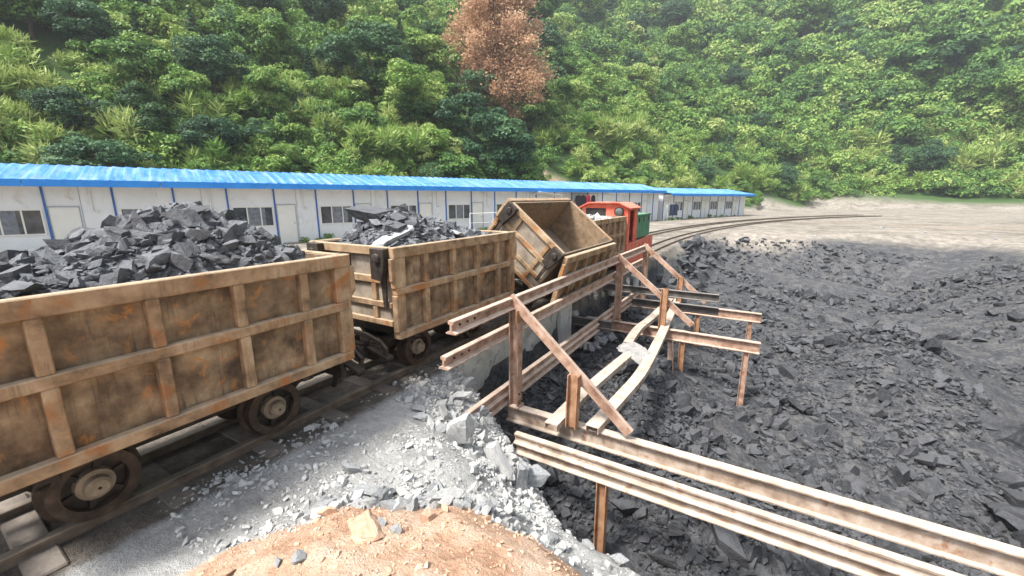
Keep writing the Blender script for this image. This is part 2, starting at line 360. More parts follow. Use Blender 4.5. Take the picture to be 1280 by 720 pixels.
def axis(fine0, fine1, step, lo, hi):
    a = list(np.arange(fine0, fine1, step)); s = step
    x = fine1
    while x < hi: a.append(x); s = min(s * 1.16, 14); x += s
    a.append(hi); s = step; x = fine0
    while x > lo: s = min(s * 1.16, 14); x -= s; a.append(max(x, lo))
    return np.unique(np.array(a))
gx = axis(-3.3, 1.6, .045, -420, 420); gy = axis(.6, 6.5, .045, -60, 620)
gx = np.unique(np.concatenate([gx, np.arange(-38, -5, .55)])); gy = np.unique(np.concatenate([gy, np.arange(36, 66, .6)]))
XX, YY = np.meshgrid(gx, gy); ZZ = ground_h(XX, YY)
nx, ny = len(gx), len(gy)
idx = np.arange(nx * ny).reshape(ny, nx)
F = np.stack([idx[:-1, :-1], idx[:-1, 1:], idx[1:, 1:], idx[1:, :-1]], -1).reshape(-1, 4)
me = np_mesh('ground', np.stack([XX, YY, ZZ], -1).reshape(-1, 3), F, 'ground_mix', smooth=True)
yb = np.interp(XX, BX, BY); d, U_, V_ = hill_d(XX, YY)
soil_w = sstep(.12, -.12, YY - (np.interp(XX, SX, SY) + .3 * fbm(XX * 2, YY * 2, 3, 8))) * sstep(-2.7, -2.3, XX)
inpit = ((YY > yb - .05) & (XX > xedge(YY) + .05) & (YY < 27 + .25 * XX + 2)) * np.clip((-.05 - ZZ) / .45, 0, 1)
bank = np.clip(1 - (YY - yb) / .55, 0, 1) * (XX < 2)
coal_w = inpit * np.where(YY < yb + .55, 1 - bank, 1)
grav_w = (sstep(-3.25, -2.85, XX) * (YY < yb + .6) * (YY > -2)).astype(float) * (1 - .0 * soil_w)
bed_w = sstep(-5.2, -4.4, XX) * sstep(-2.6, -3.15, XX) * (YY < 16)
forest_w = sstep(-.5, 2.0, d)
scar_w = np.exp(-((U_ - (2.2 - .8 * d)) ** 2) / 6) * sstep(-1, 1, d) * sstep(17, 11, d)
for nme, (a, b_, c_) in (('zone', (soil_w, grav_w, coal_w)), ('zone_b', (bed_w, forest_w, scar_w))):
    at = me.color_attributes.new(nme, 'FLOAT_COLOR', 'POINT')
    at.data.foreach_set('color', np.stack([a, b_, c_, np.ones_like(a)], -1).astype(np.float32).ravel())
tag(link('ground', me), kind='structure')

# ------------------------------------------------------------------ rocks
def hull_rock(seed, n=8, sc=(1, .8, .6), cubey=.0):
    """angular broken rock: a skewed block with a few corners struck off"""
    r = np.random.default_rng(seed); bm = bmesh.new(); P = []
    for cx in (-1, 1):
        for cy in (-1, 1):
            for cz in (-1, 1):
                c = np.array([cx, cy, cz], float) * r.uniform(.62, 1.0, 3)
                if r.random() < .42:
                    for k in range(3):
                        q = c.copy(); q[k] *= r.uniform(.15, .6); P.append(q)
                else: P.append(c)
    sh = np.eye(3); sh[0, 1], sh[0, 2], sh[1, 2], sh[1, 0] = r.uniform(-.45, .45, 4)
    P = (np.array(P) @ sh.T) * .78 * np.array(sc)
    for p in P: bm.verts.new(p)
    res = bmesh.ops.convex_hull(bm, input=bm.verts[:])
    bmesh.ops.delete(bm, geom=list({g for g in res['geom_interior'] + res['geom_unused'] if isinstance(g, bmesh.types.BMVert)}), context='VERTS')
    bmesh.ops.triangulate(bm, faces=bm.faces[:])
    bm.verts.index_update()
    V = np.array([v.co[:] for v in bm.verts]); Fc = np.array([[v.index for v in f.verts] for f in bm.faces]); bm.free()
    return V, Fc
SLATE = [hull_rock(100 + k, 13, (1, R.uniform(.55, .9), R.uniform(.3, .55)), .5) for k in range(14)]
BLOCK = [hull_rock(200 + k, 15, (1, R.uniform(.65, .95), R.uniform(.55, .85)), .5) for k in range(14)]
PEB = [hull_rock(300 + k, 8, (1, .8, .6)) for k in range(8)]
def rotmats(n, tilt=1.0):
    ax = R.normal(size=(n, 3)); 
    e = np.stack([R.normal(0, tilt, n), R.normal(0, tilt, n), R.uniform(0, 2 * PI, n)], 1)
    cx, sx, cy, sy, cz, sz = np.cos(e[:, 0]), np.sin(e[:, 0]), np.cos(e[:, 1]), np.sin(e[:, 1]), np.cos(e[:, 2]), np.sin(e[:, 2])
    Mx = np.zeros((n, 3, 3)); Mx[:, 0, 0] = 1; Mx[:, 1, 1] = cx; Mx[:, 1, 2] = -sx; Mx[:, 2, 1] = sx; Mx[:, 2, 2] = cx
    My = np.zeros((n, 3, 3)); My[:, 1, 1] = 1; My[:, 0, 0] = cy; My[:, 0, 2] = sy; My[:, 2, 0] = -sy; My[:, 2, 2] = cy
    Mz = np.zeros((n, 3, 3)); Mz[:, 2, 2] = 1; Mz[:, 0, 0] = cz; Mz[:, 0, 1] = -sz; Mz[:, 1, 0] = sz; Mz[:, 1, 1] = cz
    return Mz @ My @ Mx
def scatter(variants, pos, scl, tilt=.5):
    pos = np.asarray(pos); scl = np.asarray(scl); rm = rotmats(len(pos), tilt); ch = R.integers(0, len(variants), len(pos))
    Vs, Fs, o = [], [], 0
    for k, (V, Fc) in enumerate(variants):
        i = np.nonzero(ch == k)[0]
        if not len(i): continue
        W = np.einsum('nij,vj->nvi', rm[i], V) * scl[i][:, None, None] + pos[i][:, None, :]
        Vs.append(W.reshape(-1, 3)); Fs.append((Fc[None] + (np.arange(len(i)) * len(V))[:, None, None] + o).reshape(-1, 3)); o += len(i) * len(V)
    return np.concatenate(Vs), np.concatenate(Fs)
_rock_me = {}
def rock_thing(name, kind, k, mat, loc, scale, rot, label, cat, group=None):
    key = (kind, k, mat)
    if key not in _rock_me:
        V, Fc = {'slate': SLATE, 'block': BLOCK}[kind][k]
        # break the big facets up a little so that faces are not perfectly flat
        me = np_mesh(name, V, Fc, mat)
        bm = bmesh.new(); bm.from_mesh(me)
        bmesh.ops.subdivide_edges(bm, edges=bm.edges[:], cuts=2, use_grid_fill=True)
        rr = random.Random(k)
        for v in bm.verts: v.co += Vector((rr.gauss(0, .022), rr.gauss(0, .022), rr.gauss(0, .022)))
        bm.to_mesh(me); bm.free(); _rock_me[key] = me
    o = link(name, _rock_me[key]); o.location = loc; o.rotation_euler = rot
    o.scale = scale if hasattr(scale, '__len__') else (scale,) * 3
    return tag(o, label, cat, group)

# coal in the pit
def sample(n, x0, x1, y0, y1, ok):
    out = np.zeros((0, 2))
    while len(out) < n:
        q = np.stack([R.uniform(x0, x1, n), R.uniform(y0, y1, n)], 1); out = np.concatenate([out, q[ok(q[:, 0], q[:, 1])]])
    return out[:n]
def pitok(off): return lambda x, y: (y > np.interp(x, BX, BY) + off) & (x > xedge(y) + .12) & (ground_h(x, y) < -.25)
Q = np.concatenate([sample(17000, -3, 1.6, 2.6, 7, pitok(.45)), sample(9000, -3, 4, 6, 13, pitok(.45)), sample(5000, -3, 9, 12, 27, pitok(.45)), sample(5000, 1.4, 6, 2.6, 9, pitok(.3))])
keep = vnoise(Q[:, 0] * 1.1, Q[:, 1] * 1.1, 55) + .5 * vnoise(Q[:, 0] * 3, Q[:, 1] * 3, 56) > .42; Q = Q[keep]
S = np.exp(R.normal(math.log(.024), .6, len(Q)) + .7 * (vnoise(Q[:, 0] * .9, Q[:, 1] * .9, 58) - .4)) * (1 + np.clip(Q[:, 1] - 6, 0, 20) * .06)
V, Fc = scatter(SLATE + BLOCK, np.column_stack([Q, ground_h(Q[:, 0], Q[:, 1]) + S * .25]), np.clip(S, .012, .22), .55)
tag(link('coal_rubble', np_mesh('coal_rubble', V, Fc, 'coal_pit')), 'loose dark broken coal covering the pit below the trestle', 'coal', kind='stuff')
Q = sample(70, -2.5, 1.5, 3.2, 10, pitok(.7))
for k, (x, y) in enumerate(Q):
    s = R.uniform(.09, .19)
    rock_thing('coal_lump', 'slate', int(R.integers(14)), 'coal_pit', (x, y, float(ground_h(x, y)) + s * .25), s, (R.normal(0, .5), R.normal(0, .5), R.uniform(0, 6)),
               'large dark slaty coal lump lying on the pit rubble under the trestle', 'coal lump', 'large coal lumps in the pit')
# gravel spill beside the track
def spill(x, y): return (y < np.interp(x, BX, BY) + .35) & (y > np.interp(x, SX, SY) - .06) & (x > -3.28)
def spill_n(x, y): return spill(x, y) & (vnoise(x * 2.6, y * 2.6, 77) + .35 * vnoise(x * 9, y * 9, 7) > R.uniform(.25, 1.0, np.shape(x)))
Q = np.concatenate([sample(5200, -3.28, .6, .8, 4.2, spill_n), sample(2600, -3.0, -1.9, 2.7, 3.8, spill), sample(1800, -1.9, -1.2, 2.4, 3.1, spill)])
S = np.exp(R.normal(math.log(.0085), .7, len(Q)))
V, Fc = scatter(PEB + BLOCK[:4], np.column_stack([Q, ground_h(Q[:, 0], Q[:, 1]) + S * .2]), np.clip(S, .005, .05), .6)
tag(link('gravel', np_mesh('gravel', V, Fc, 'stone')), 'pale grey crushed stone spilled between the track and the soil', 'gravel', kind='stuff')
Q = sample(5200, -2.4, 1.4, .5, 1.95, lambda x, y: y < np.interp(x, SX, SY))
S = np.exp(R.normal(math.log(.0042), .7, len(Q)))
V, Fc = scatter(PEB, np.column_stack([Q, ground_h(Q[:, 0], Q[:, 1]) + S * .1]), np.clip(S, .002, .022), .6)
tag(link('soil_crumbs', np_mesh('soil_crumbs', V, Fc, 'soil_stone')), 'crumbs of tan earth on the mound in the foreground', 'soil', kind='stuff')
def stones(n, x0, x1, y0, y1, s0, s1, mats, ok, label, group):
    for x, y in sample(n, x0, x1, y0, y1, ok):
        s = float(np.exp(R.uniform(math.log(s0), math.log(s1))))
        rock_thing('rubble_stone', 'block', int(R.integers(14)), mats[int(R.integers(len(mats)))], (x, y, float(ground_h(x, y)) + s * .28), s,
                   (R.normal(0, .5), R.normal(0, .5), R.uniform(0, 6)), label, 'stone', group)
stones(55, -3.0, -1.7, 2.6, 3.7, .035, .10, ['stone', 'stone', 'stone_grey'], spill, 'pale angular stone in the spill beside the ribbed wagon wheel', 'stones in the spill below the wagon')
stones(60, -2.6, -1.2, 1.25, 1.95, .03, .085, ['stone', 'stone_grey'], lambda x, y: (abs(y - np.interp(x, SX, SY) - .12) < .2) & (R.uniform(0, 1, np.shape(x)) > (x + 1.5) * .8), 'grey angular stone lining the top of the tan soil mound', 'stones along the soil mound')
stones(26, -2.3, .6, .7, 1.75, .025, .06, ['soil_stone', 'soil_stone', 'stone_grey'], lambda x, y: y < np.interp(x, SX, SY) - .04, 'tan stone half sunk in the soil mound', 'stones sunk in the soil mound')
stones(24, -1.7, .5, 2.0, 2.6, .03, .08, ['stone', 'stone_grey'], spill, 'pale stone on the lip of the pit bank', 'stones along the pit bank')
def G(x, y): return float(ground_h(x, y))
for (x, y, dz, sc, rot, k, mt, lab) in [
    (-2.13, 2.66, .15, (.14, .10, .27), (.1, -.3, .5), 3, 'stone', 'tall pale slab leaning upright below the cut rail end'),
    (-1.95, 2.9, .09, (.085, .07, .2), (.2, .2, 1.5), 5, 'stone', 'narrow pale stone upright beneath the double rail'),
    (-1.74, 2.72, .10, (.08, .06, .32), (-.25, -.45, .4), 8, 'stone', 'long thin pale slab sliding down towards the pit bank'),
    (-1.6, 2.86, .08, (.14, .11, .22), (.3, .25, 2.1), 2, 'stone_grey', 'broad grey slab standing on the pit lip'),
    (-1.55, 2.98, .14, (.13, .12, .12), (.3, .1, 1.1), 9, 'stone_grey', 'biggest grey boulder jammed on the pit lip under the cross beam'),
    (-1.55, 1.80, .04, (.13, .08, .05), (.5, .3, .9), 6, 'stone', 'wedge shaped pale slab tilted on top of the soil mound'),
    (-1.34, 1.88, .03, (.085, .07, .05), (.3, -.2, 2.2), 1, 'stone', 'squarish pale stone beside the wedge slab'),
    (-1.62, 1.22, .0, (.17, .14, .09), (.1, .1, 2.6), 7, 'soil_stone', 'tan boulder half buried in the soil mound'),
    (-2.05, 1.62, .04, (.14, .08, .045), (.15, .1, .3), 4, 'stone_grey', 'flat grey slab at the left end of the stone row'),
    (-2.42, 1.75, .03, (.09, .07, .06), (.1, .3, 1.0), 10, 'stone_grey', 'lone blocky grey stone on the dusty slope'),
    (-2.62, 3.33, .06, (.13, .08, .06), (.2, .1, .7), 11, 'stone', 'flat white stone resting on dark fines by the wheel'),
    (-.62, 4.6, .08, (.16, .1, .08), (.4, .2, 1.6), 0, 'pale_slab', 'pale grey lump on the coal below the lowest beam')]:
    rock_thing('stone_slab', 'block', k, mt, (x, y, G(x, y) + dz), sc, rot, lab, 'stone')

rb = np.random.default_rng(91)
for k in range(46):
    x, y = rb.uniform(.3, 9), rb.uniform(5, 22)
    if not pitok(.5)(np.array(x), np.array(y)): continue
    sz = float(np.exp(rb.uniform(math.log(.14), math.log(.42))))
    rock_thing('boulder', 'block', int(rb.integers(14)), 'coal_pit', (x, y, G(x, y) + sz * .2), sz, (rb.normal(0, .4), rb.normal(0, .4), rb.uniform(0, 6)),
               'large rough boulder lying out in the waste rock right of the trestle', 'boulder', 'boulders in the waste rock')
for k in range(40):
    x, y = rb.uniform(-12, -4.6), rb.uniform(1.5, 30); sz = float(rb.uniform(.04, .12))
    if k > 22: y = rb.uniform(20, 44); x = rb.uniform(-4, 14)
    if ground_h(np.array(x), np.array(y)) < -.5: continue
    rock_thing('rubble_stone', 'block', int(rb.integers(14)), 'stone_grey', (x, y, G(x, y) + sz * .25), sz, (rb.normal(0, .4), rb.normal(0, .4), rb.uniform(0, 6)),
               'stray grey stone left lying on the bare yard', 'stone', 'stray stones on the yard')

# ------------------------------------------------------------------ profiles
def rail_prof(h=.13, w=.055):
    k = h / .13
    L = [(w, 0), (w, .012 * k), (.013, .03 * k), (.010, .09 * k), (.032, .10 * k), (.034, .124 * k), (.028, .13 * k)]
    return L + [(-a, b_) for a, b_ in L[::-1]]
def i_prof(h=.2, w=.05, t=.014, web=.008):
    L = [(w, 0), (w, t), (web, t + .006), (web, h - t - .006), (w, h - t), (w, h)]
    return L + [(-a, b_) for a, b_ in L[::-1]]
def chan_prof(w=.075, h=.075, t=.010):
    return [(-w, 0), (-w, h), (w, h), (w, 0), (w - t, 0), (w - t, h - t), (-w + t, h - t), (-w + t, 0)]
def angle_prof(w=.085, t=.010): return [(0, 0), (w, 0), (w, t), (t, t), (t, w), (0, w)]

# ------------------------------------------------------------------ railway
TX = -3.635
def track_path(off, y0, y1, yc, rad, base=TX):
    pts = [(base + off, y, 0) for y in np.arange(y0, yc, 3.0)]
    a = 0
    while True:
        x = base + rad - (rad - off) * math.cos(a); y = yc + (rad - off) * math.sin(a)
        if y > y1 or a > 1.3: break
        pts.append((x, y, 0)); a += 1.2 / rad
    return pts
def make_track(label, y0, y1, yc, rad, base, nsl):
    t = empty('railway_track', (base, y0, 0), 0, label, 'railway track')
    for o in (-.265, .265):
        P = [(x - base, y - y0, -.03) for x, y, z in track_path(o, y0, y1, yc, rad, base)]
        MB().sweep(rail_prof(.11, .045), P).build('rail', 'rail_steel', t)
    C0 = track_path(0, y0, y1, yc, rad, base); rr = random.Random(3)
    acc = 0; n = 0
    for (a, b_) in zip(C0[:-1], C0[1:]):
        va, vb = Vector(a), Vector(b_); L = (vb - va).length; dirv = (vb - va).normalized(); s = .62 - acc
        while s < L and n < nsl:
            p = va + dirv * s
            MB().box((p.x - base, p.y - y0, -.047 + rr.uniform(-.008, .008)), (1.05, .16, .12), Matrix.Rotation(math.atan2(dirv.y, dirv.x) - PI / 2 + rr.gauss(0, .02), 3, 'Z')).build('sleeper', 'sleeper_wood', t, bevel=.01)
            n += 1; s += .62
        acc = L - (s - .62)
    return t
make_track('narrow gauge track carrying the ore train and curving right behind the pit', -4, 60, 17, 70, TX, 95)
make_track('empty narrow gauge siding on the far side of the yard', 14, 62, 17, 74, TX - 1.9, 60)

# ------------------------------------------------------------------ dump wagon
WH, WL = .655, 1.15
def wheel(parent, x, y, side):
    r = .215
    w = MB().lathe([(side * .055, r * .72), (side * .055, r * .99), (-side * .03, r), (-side * .035, r * 1.14), (-side * .06, r * 1.14), (-side * .06, r * .72), (-side * .02, r * .70), (side * .03, r * .70)], 'x', (0, 0, 0), 36)
    o = w.build('wheel', 'wheel_steel', parent, smooth=False, loc=(x, y, r + .08))
    d = MB().lathe([(0, .02), (0, r * .74), (-side * .02, r * .74), (-side * .02, .02)], 'x', (0, 0, 0), 28)
    for k in range(6):
        a = k * PI / 3 + .3
        d.box((side * .012, math.cos(a) * r * .55, math.sin(a) * r * .55), (.03, .03, r * .42), Matrix.Rotation(PI / 2 - a, 3, 'X').to_3x3() if False else Matrix.Rotation(-(a - PI / 2) * -1, 3, 'X'))
    d.build('wheel_disc', 'greasy_steel', o)
    h = MB().lathe([(0, .01), (0, .098), (side * .045, .092), (side * .05, .066), (side * .095, .062), (side * .11, .045), (side * .112, .01)], 'x', (0, 0, 0), 24)
    h.build('hub', 'hub_cap', o, smooth=False)
    return o
def make_wagon(label):
    t = empty('dump_wagon', (0, 0, 0), 0, label, 'mine wagon', 'side dump wagons of the ore train')
    # --- tub
    zt, zb, zf = 1.53, .60, .82; hw, hl = WH - .085, WL - .08
    tb = MB()
    for sx in (-1, 1): tb.lim(sx * hw, sx * (hw - .022), -hl, hl, zb + .17, zt - .012)
    for sy in (-1, 1): tb.lim(-hw + .023, hw - .023, sy * hl, sy * (hl - .022), zb + .16, zt - .014)
    tb.lim(-hw + .024, hw - .024, -hl + .024, hl - .024, zf - .03, zf)
    tub = tb.build('tub', 'wagon_inner', t)
    for sx in (-1, 1):
        X0 = sx * (hw + .002)
        MB().lim(X0, X0 + sx * .012, -hl - .055, hl + .055, zb + .006, zt - .02).build('side_plate', 'wagon_panel_shaded', tub)
        fr = MB(); xo = sx * WH
        fr.lim(X0 + sx * .012, xo, -WL, WL, zt - .105, zt)                 # top rail
        fr.lim(X0 + sx * .012, xo - sx * .004, -WL + .02, WL - .02, 1.055, 1.125)
        fr.lim(X0 + sx * .012, xo - sx * .002, -WL + .03, WL - .03, zb, zb + .075)
        for k in range(4):
            y = -.685 + k * .47
            fr.lim(X0 + sx * .012, xo - sx * .008, y - .034, y + .034, zb + .076, 1.054); fr.lim(X0 + sx * .012, xo - sx * .008, y - .034, y + .034, 1.126, zt - .106)
        for sy in (-1, 1):
            fr.lim(X0 + sx * .012, xo - sx * .006, sy * (WL - .012), sy * (WL - .135), zb + .076, 1.054)
            fr.lim(X0 + sx * .012, xo - sx * .006, sy * (WL - .002), sy * (WL - .155), 1.126, zt - .106)
        fr.build('side_frame', 'wagon_paint', tub, bevel=.007)
        for sy in (-1, 1):                                                   # gusset at each corner, cut back below
            g = MB(); y = sy * WL
            g.prism([(y, zt - .11), (y - sy * .09, zt - .11), (y - sy * .09, zt - .5), (y - sy * .05, zt - .42), (y, zt - .34)], 'x', xo - sx * .012, xo - sx * .03)
            g.prism([(y + sy * .035, zt - .105), (y - sy * .01, zt - .105), (y - sy * .01, zt - .37), (y + sy * .035, zt - .32)], 'x', xo - sx * .002, xo - sx * .045)
            g.build('corner_gusset', 'wagon_paint', tub, bevel=.004)
    for sy in (-1, 1):
        Y0 = sy * (hl + .002); yo = sy * (WL - .03)
        MB().lim(-hw + .004, hw - .004, Y0, Y0 + sy * .012, zb + .13, zt - .02).build('end_plate', 'wagon_end_shaded', tub)
        fr = MB()
        fr.lim(-hw + .01, hw - .01, Y0 + sy * .012, yo + sy * .02, zt - .09, zt - .002)
        for z, hgt in ((1.19, .075), (.94, .06), (zb + .15, .06)): fr.lim(-hw + .02, hw - .02, Y0 + sy * .012, yo, z - hgt / 2, z + hgt / 2)
        for x in (-.3, .3):
            fr.lim(x - .035, x + .035, Y0 + sy * .012, yo - sy * .006, 1.229, zt - .091); fr.lim(x - .035, x + .035, Y0 + sy * .012, yo - sy * .006, .971, 1.151); fr.lim(x - .035, x + .035, Y0 + sy * .012, yo - sy * .006, zb + .181, .909)
        fr.build('end_frame', 'wagon_paint', tub, bevel=.006)
        for sx in (-1, 1):
            h = MB(); x = sx * (hw - .075)                                   # black hinge bracket with its pin
            yy = yo + sy * .022
            h.prism([(x - .10, zt - .01), (x + .09, zt - .01), (x + .09, zt - .13), (x + .04, zt - .33), (x - .10, zt - .31)], 'y', yy, yy + sy * .075)
            h.lathe([(yy + sy * .076, .005), (yy + sy * .076, .05), (yy + sy * .105, .045), (yy + sy * .11, .005)], 'y', (x, 0, zt - .105), 16)
            h.prism([(x - .05, zt - .25), (x + .02, zt - .25), (x + .02, zt - .62), (x - .02, zt - .62)], 'y', yy - sy * .02, yy + sy * .01)
            h.build('hinge_bracket', 'greasy_steel', tub, bevel=.004)
    # --- underframe
    c = MB()
    for sx in (-1, 1): c.lim(sx * .13, sx * .20, -WL + .02, WL - .02, .36, .50)
    for y in (-.95, -.55, 0, .55, .95): c.lim(-.125, .125, y - .05, y + .05, .37, .49)
    for y in (-.75, .75):
        c.lim(-.52, .52, y - .045, y + .045, .505, .585)
        for sx in (-1, 1): c.prism([(sx * .52, .586), (sx * .40, .586), (sx * .22, .38), (sx * .26, .36)], 'y', y - .03, y + .03)
    for sy in (-1, 1): c.lim(-.42, .42, sy * (WL - .015), sy * (WL + .045), .34, .50)
    c.build('underframe', 'greasy_steel', t, bevel=.006)
    for y in (-.98, -.35, .35, .98):
        k = MB(); k.prism([(-.50, .59), (.50, .59), (.42, .70), (.10, .735), (-.10, .735), (-.42, .70)], 'y', y - .03, y + .03)
        k.tube((-.3, y, .60), (.34, y + .05, .66), .045, n=10); k.build('cradle', 'greasy_steel', t, bevel=.005)
    for sy in (-1, 1):
        b_ = MB(); y = sy * (WL + .046)
        b_.lathe([(y, .012), (y, .05), (y + sy * .08, .05), (y + sy * .085, .085), (y + sy * .115, .085), (y + sy * .12, .012)], 'y', (0.2, 0, .43), 18)
        b_.build('buffer', 'greasy_steel', t)
        k = MB(); 
        k.sweep([(.02, -.02), (.02, .02), (-.02, .02), (-.02, -.02)], [(.03, y, .42), (.03, y + sy * .10, .42), (.02, y + sy * .16, .40), (0, y + sy * .20, .36), (-.03, y + sy * .19, .32)])
        k.build('coupling_hook', 'greasy_steel', t)
        a = MB()
        a.sweep([(.022, -.018), (.022, .018), (-.022, .018), (-.022, -.018)], [(-.1, y - sy * .04, .60), (.26, y + sy * .02, .62), (.5, y + sy * .05, .585), (.57, y + sy * .05, .53), (.56, y + sy * .05, .47)], up=(0, 1, 0))
        a.box((.45, y + sy * .02, .46), (.3, .09, .035), Matrix.Rotation(.25, 3, 'Y'))
        a.sweep([(.02, -.02), (.02, .02), (-.02, .02), (-.02, -.02)], [(.30, y + sy * .03, .58), (.20, y + sy * .05, .35), (.12, y + sy * .05, .15)], up=(0, 1, 0))
        a.build('tipping_arm', 'greasy_steel', t, bevel=.004)
    for y in (-.55, .55):
        MB().tube((-.2, y, .295), (.2, y, .295), .035, n=12).build('axle', 'greasy_steel', t)
        for sx in (-1, 1):
            wheel(t, sx * .285, y, sx)
            MB().lim(sx * .17, sx * .212, y - .1, y + .1, .22, .37).build('axle_box', 'greasy_steel', t, bevel=.01)
    return t, tub
W1, tub1 = make_wagon('ribbed tan ore wagon heaped with coal in front of the tipped one'); W1.location = (TX, 3.95, 0)
def tub_of(t): return [c for c in t.children if c.name.startswith('tub')][0]
W0 = copy_tree(W1, None, 'nearest ribbed ore wagon, cropped and piled with coal at the left'); W0.location = (TX, 1.16, 0)
W2 = copy_tree(W1, None, 'empty ore wagon with its tub tipped over towards the pit'); W2.location = (TX, 6.62, 0)
tb = tub_of(W2); tb.rotation_euler = (0, math.radians(40), 0); tb.location = (-.175, 0, .40)
hinge = Vector((WH, 0, 1.53)); swing = Matrix.Translation(hinge) @ Matrix.Rotation(math.radians(-24), 4, 'Y') @ Matrix.Translation(-hinge)
for c in tb.children:
    if c.name.startswith(('side_plate', 'side_frame', 'corner_gusset')) and max(v.co.x for v in c.data.vertices) > .3: c.matrix_local = swing
for yy in (-1.02, .2, 1.0):       # lifting rams and links showing under the raised tub
    m_ = MB(); m_.tube((-.30, yy, .55), (-.52, yy, 1.0), .05, n=12); m_.tube((-.52, yy, 1.0), (-.62, yy, 1.18), .032, n=12); m_.box((-.30, yy, .54), (.2, .14, .12))
    m_.sweep([(.03, -.02), (.03, .02), (-.03, .02), (-.03, -.02)], [(.45, yy, .60), (.62, yy, .72), (.55, yy, .95)], up=(0, 1, 0))
    m_.sweep([(.028, -.02), (.028, .02), (-.028, .02), (-.028, -.02)], [(-.45, yy - .06, .62), (.1, yy - .06, .80), (.52, yy - .06, .66)], up=(0, 1, 0))
    m_.build('lifting_ram', 'greasy_steel', W2, bevel=.004)
W3 = copy_tree(W1, None, 'small ribbed ore wagon with pale load, coupled to the red locomotive'); W3.location = (TX, 9.55, 0)

# loads
def heap(name, c, prof, mat, label, n, s0, s1, seed):
    rr = np.random.default_rng(seed)
    xs = np.linspace(-.585, .585, 34); ys = np.linspace(-1.04, 1.04, 60); X, Y = np.meshgrid(xs, ys)
    hfun = lambda x, y: prof(x, y) * np.clip((1 - (np.abs(x) / .60) ** 4) * (1 - (np.abs(y) / 1.07) ** 6), 0, 1) + .10 * fbm(x * 5 + seed, y * 5, 4, seed)
    Z = 1.36 + hfun(X, Y); i = np.arange(X.size).reshape(X.shape)
    Vt = np.stack([X, Y, Z], -1).reshape(-1, 3); Ft = np.stack([i[:-1, :-1], i[:-1, 1:], i[1:, 1:], i[1:, :-1]], -1).reshape(-1, 4)
    Ft = np.concatenate([Ft[:, :3], Ft[:, [0, 2, 3]]])
    s = np.clip(np.exp(rr.normal(math.log(s0), .55, n)), .012, s1)
    q = np.stack([rr.uniform(-1, 1, n) * (.57 - s), rr.uniform(-1, 1, n) * (1.05 - s)], 1)
    Vr, Fr = scatter(SLATE + BLOCK, np.column_stack([q, 1.36 + hfun(q[:, 0], q[:, 1]) + s * .25]), s, .5)
    me = np_mesh(name, np.concatenate([Vt, Vr]), np.concatenate([Ft, Fr + len(Vt)]), mat)
    o = link(name, me); o.location = c
    return tag(o, label, 'coal' if 'coal' in name else 'ore', kind='stuff'), hfun
def lumps(c, hf, n, s0, s1, mat, label, group, seed, y0=-1., y1=1.):
    rr = np.random.default_rng(seed)
    for k in range(n):
        s = float(rr.uniform(s0, s1)); x, y = rr.uniform(-1, 1) * (.56 - s), rr.uniform(-1, 1) * (1.03 - s)
        rock_thing('coal_lump', 'slate' if rr.random() < .65 else 'block', int(rr.integers(14)), mat, (c[0] + x, c[1] + y, 1.36 + float(hf(np.array(x), np.array(y))) + s * .2), s,
                   (rr.normal(0, .4), rr.normal(0, .4), rr.uniform(0, 6)), label, 'coal lump', group)
pf1 = lambda x, y: .15 + .30 * np.exp(-((y + .45) ** 2 / .32 + (x + .12) ** 2 / .3)) + .08 * np.exp(-((y - .3) ** 2 / .1 + (x + .1) ** 2 / .2))
_, h1 = heap('coal_load', (TX, 3.95, 0), pf1, 'coal', 'heap of broken grey coal filling the wagon in front of the tipped one', 3200, .024, .11, 5)
lumps((TX, 3.95), h1, 26, .05, .12, 'coal', 'angular grey coal lump heaped in the wagon before the tipped one', 'coal lumps in the middle wagon', 21)
for (x, y, z, sc, rot, kind, k, mt, lab) in [
    (-.16, -.62, 1.80, (.26, .2, .19), (.3, .2, .6), 'block', 4, 'coal', 'biggest rounded boulder crowning the coal heap'),
    (.32, -.80, 1.60, (.30, .19, .13), (.25, -.3, 1.2), 'slate', 3, 'pale_slab', 'pale flat faced slab at the near rim of the coal heap'),
    (.02, -.28, 1.82, (.15, .09, .06), (.1, .2, .3), 'slate', 7, 'coal', 'dark brick shaped lump on top of the heap beside the boulder'),
    (.42, .15, 1.55, (.17, .13, .09), (.3, .3, 2.), 'slate', 1, 'pale_slab', 'small pale slab tilted by the middle of the wagon rim'),
    (.22, -.1, 1.66, (.2, .15, .09), (.2, -.3, 2.4), 'slate', 9, 'coal', 'wide slaty lump halfway down the coal heap')]:
    rock_thing('coal_lump', kind, k, mt, (TX + x, 3.95 + y, z), sc, rot, lab, 'coal lump')
pf0 = lambda x, y: .20 + .34 * np.exp(-((y - .25) ** 2 / .35 + (x + .1) ** 2 / .3))
_, h0 = heap('coal_load', (TX, 1.16, 0), pf0, 'coal', 'heap of broken grey coal in the nearest wagon at the left', 3600, .024, .11, 6)
lumps((TX, 1.16), h0, 26, .05, .13, 'coal', 'angular grey coal lump heaped in the nearest wagon', 'coal lumps in the nearest wagon', 22)
pf3 = lambda x, y: .10 + .2 * np.exp(-((y + .7) ** 2 / .2 + (x + .1) ** 2 / .3))
heap('ore_load', (TX, 9.55, 0), pf3, 'light_ore', 'pale grey ore filling the small wagon beside the red cab', 900, .03, .13, 8)

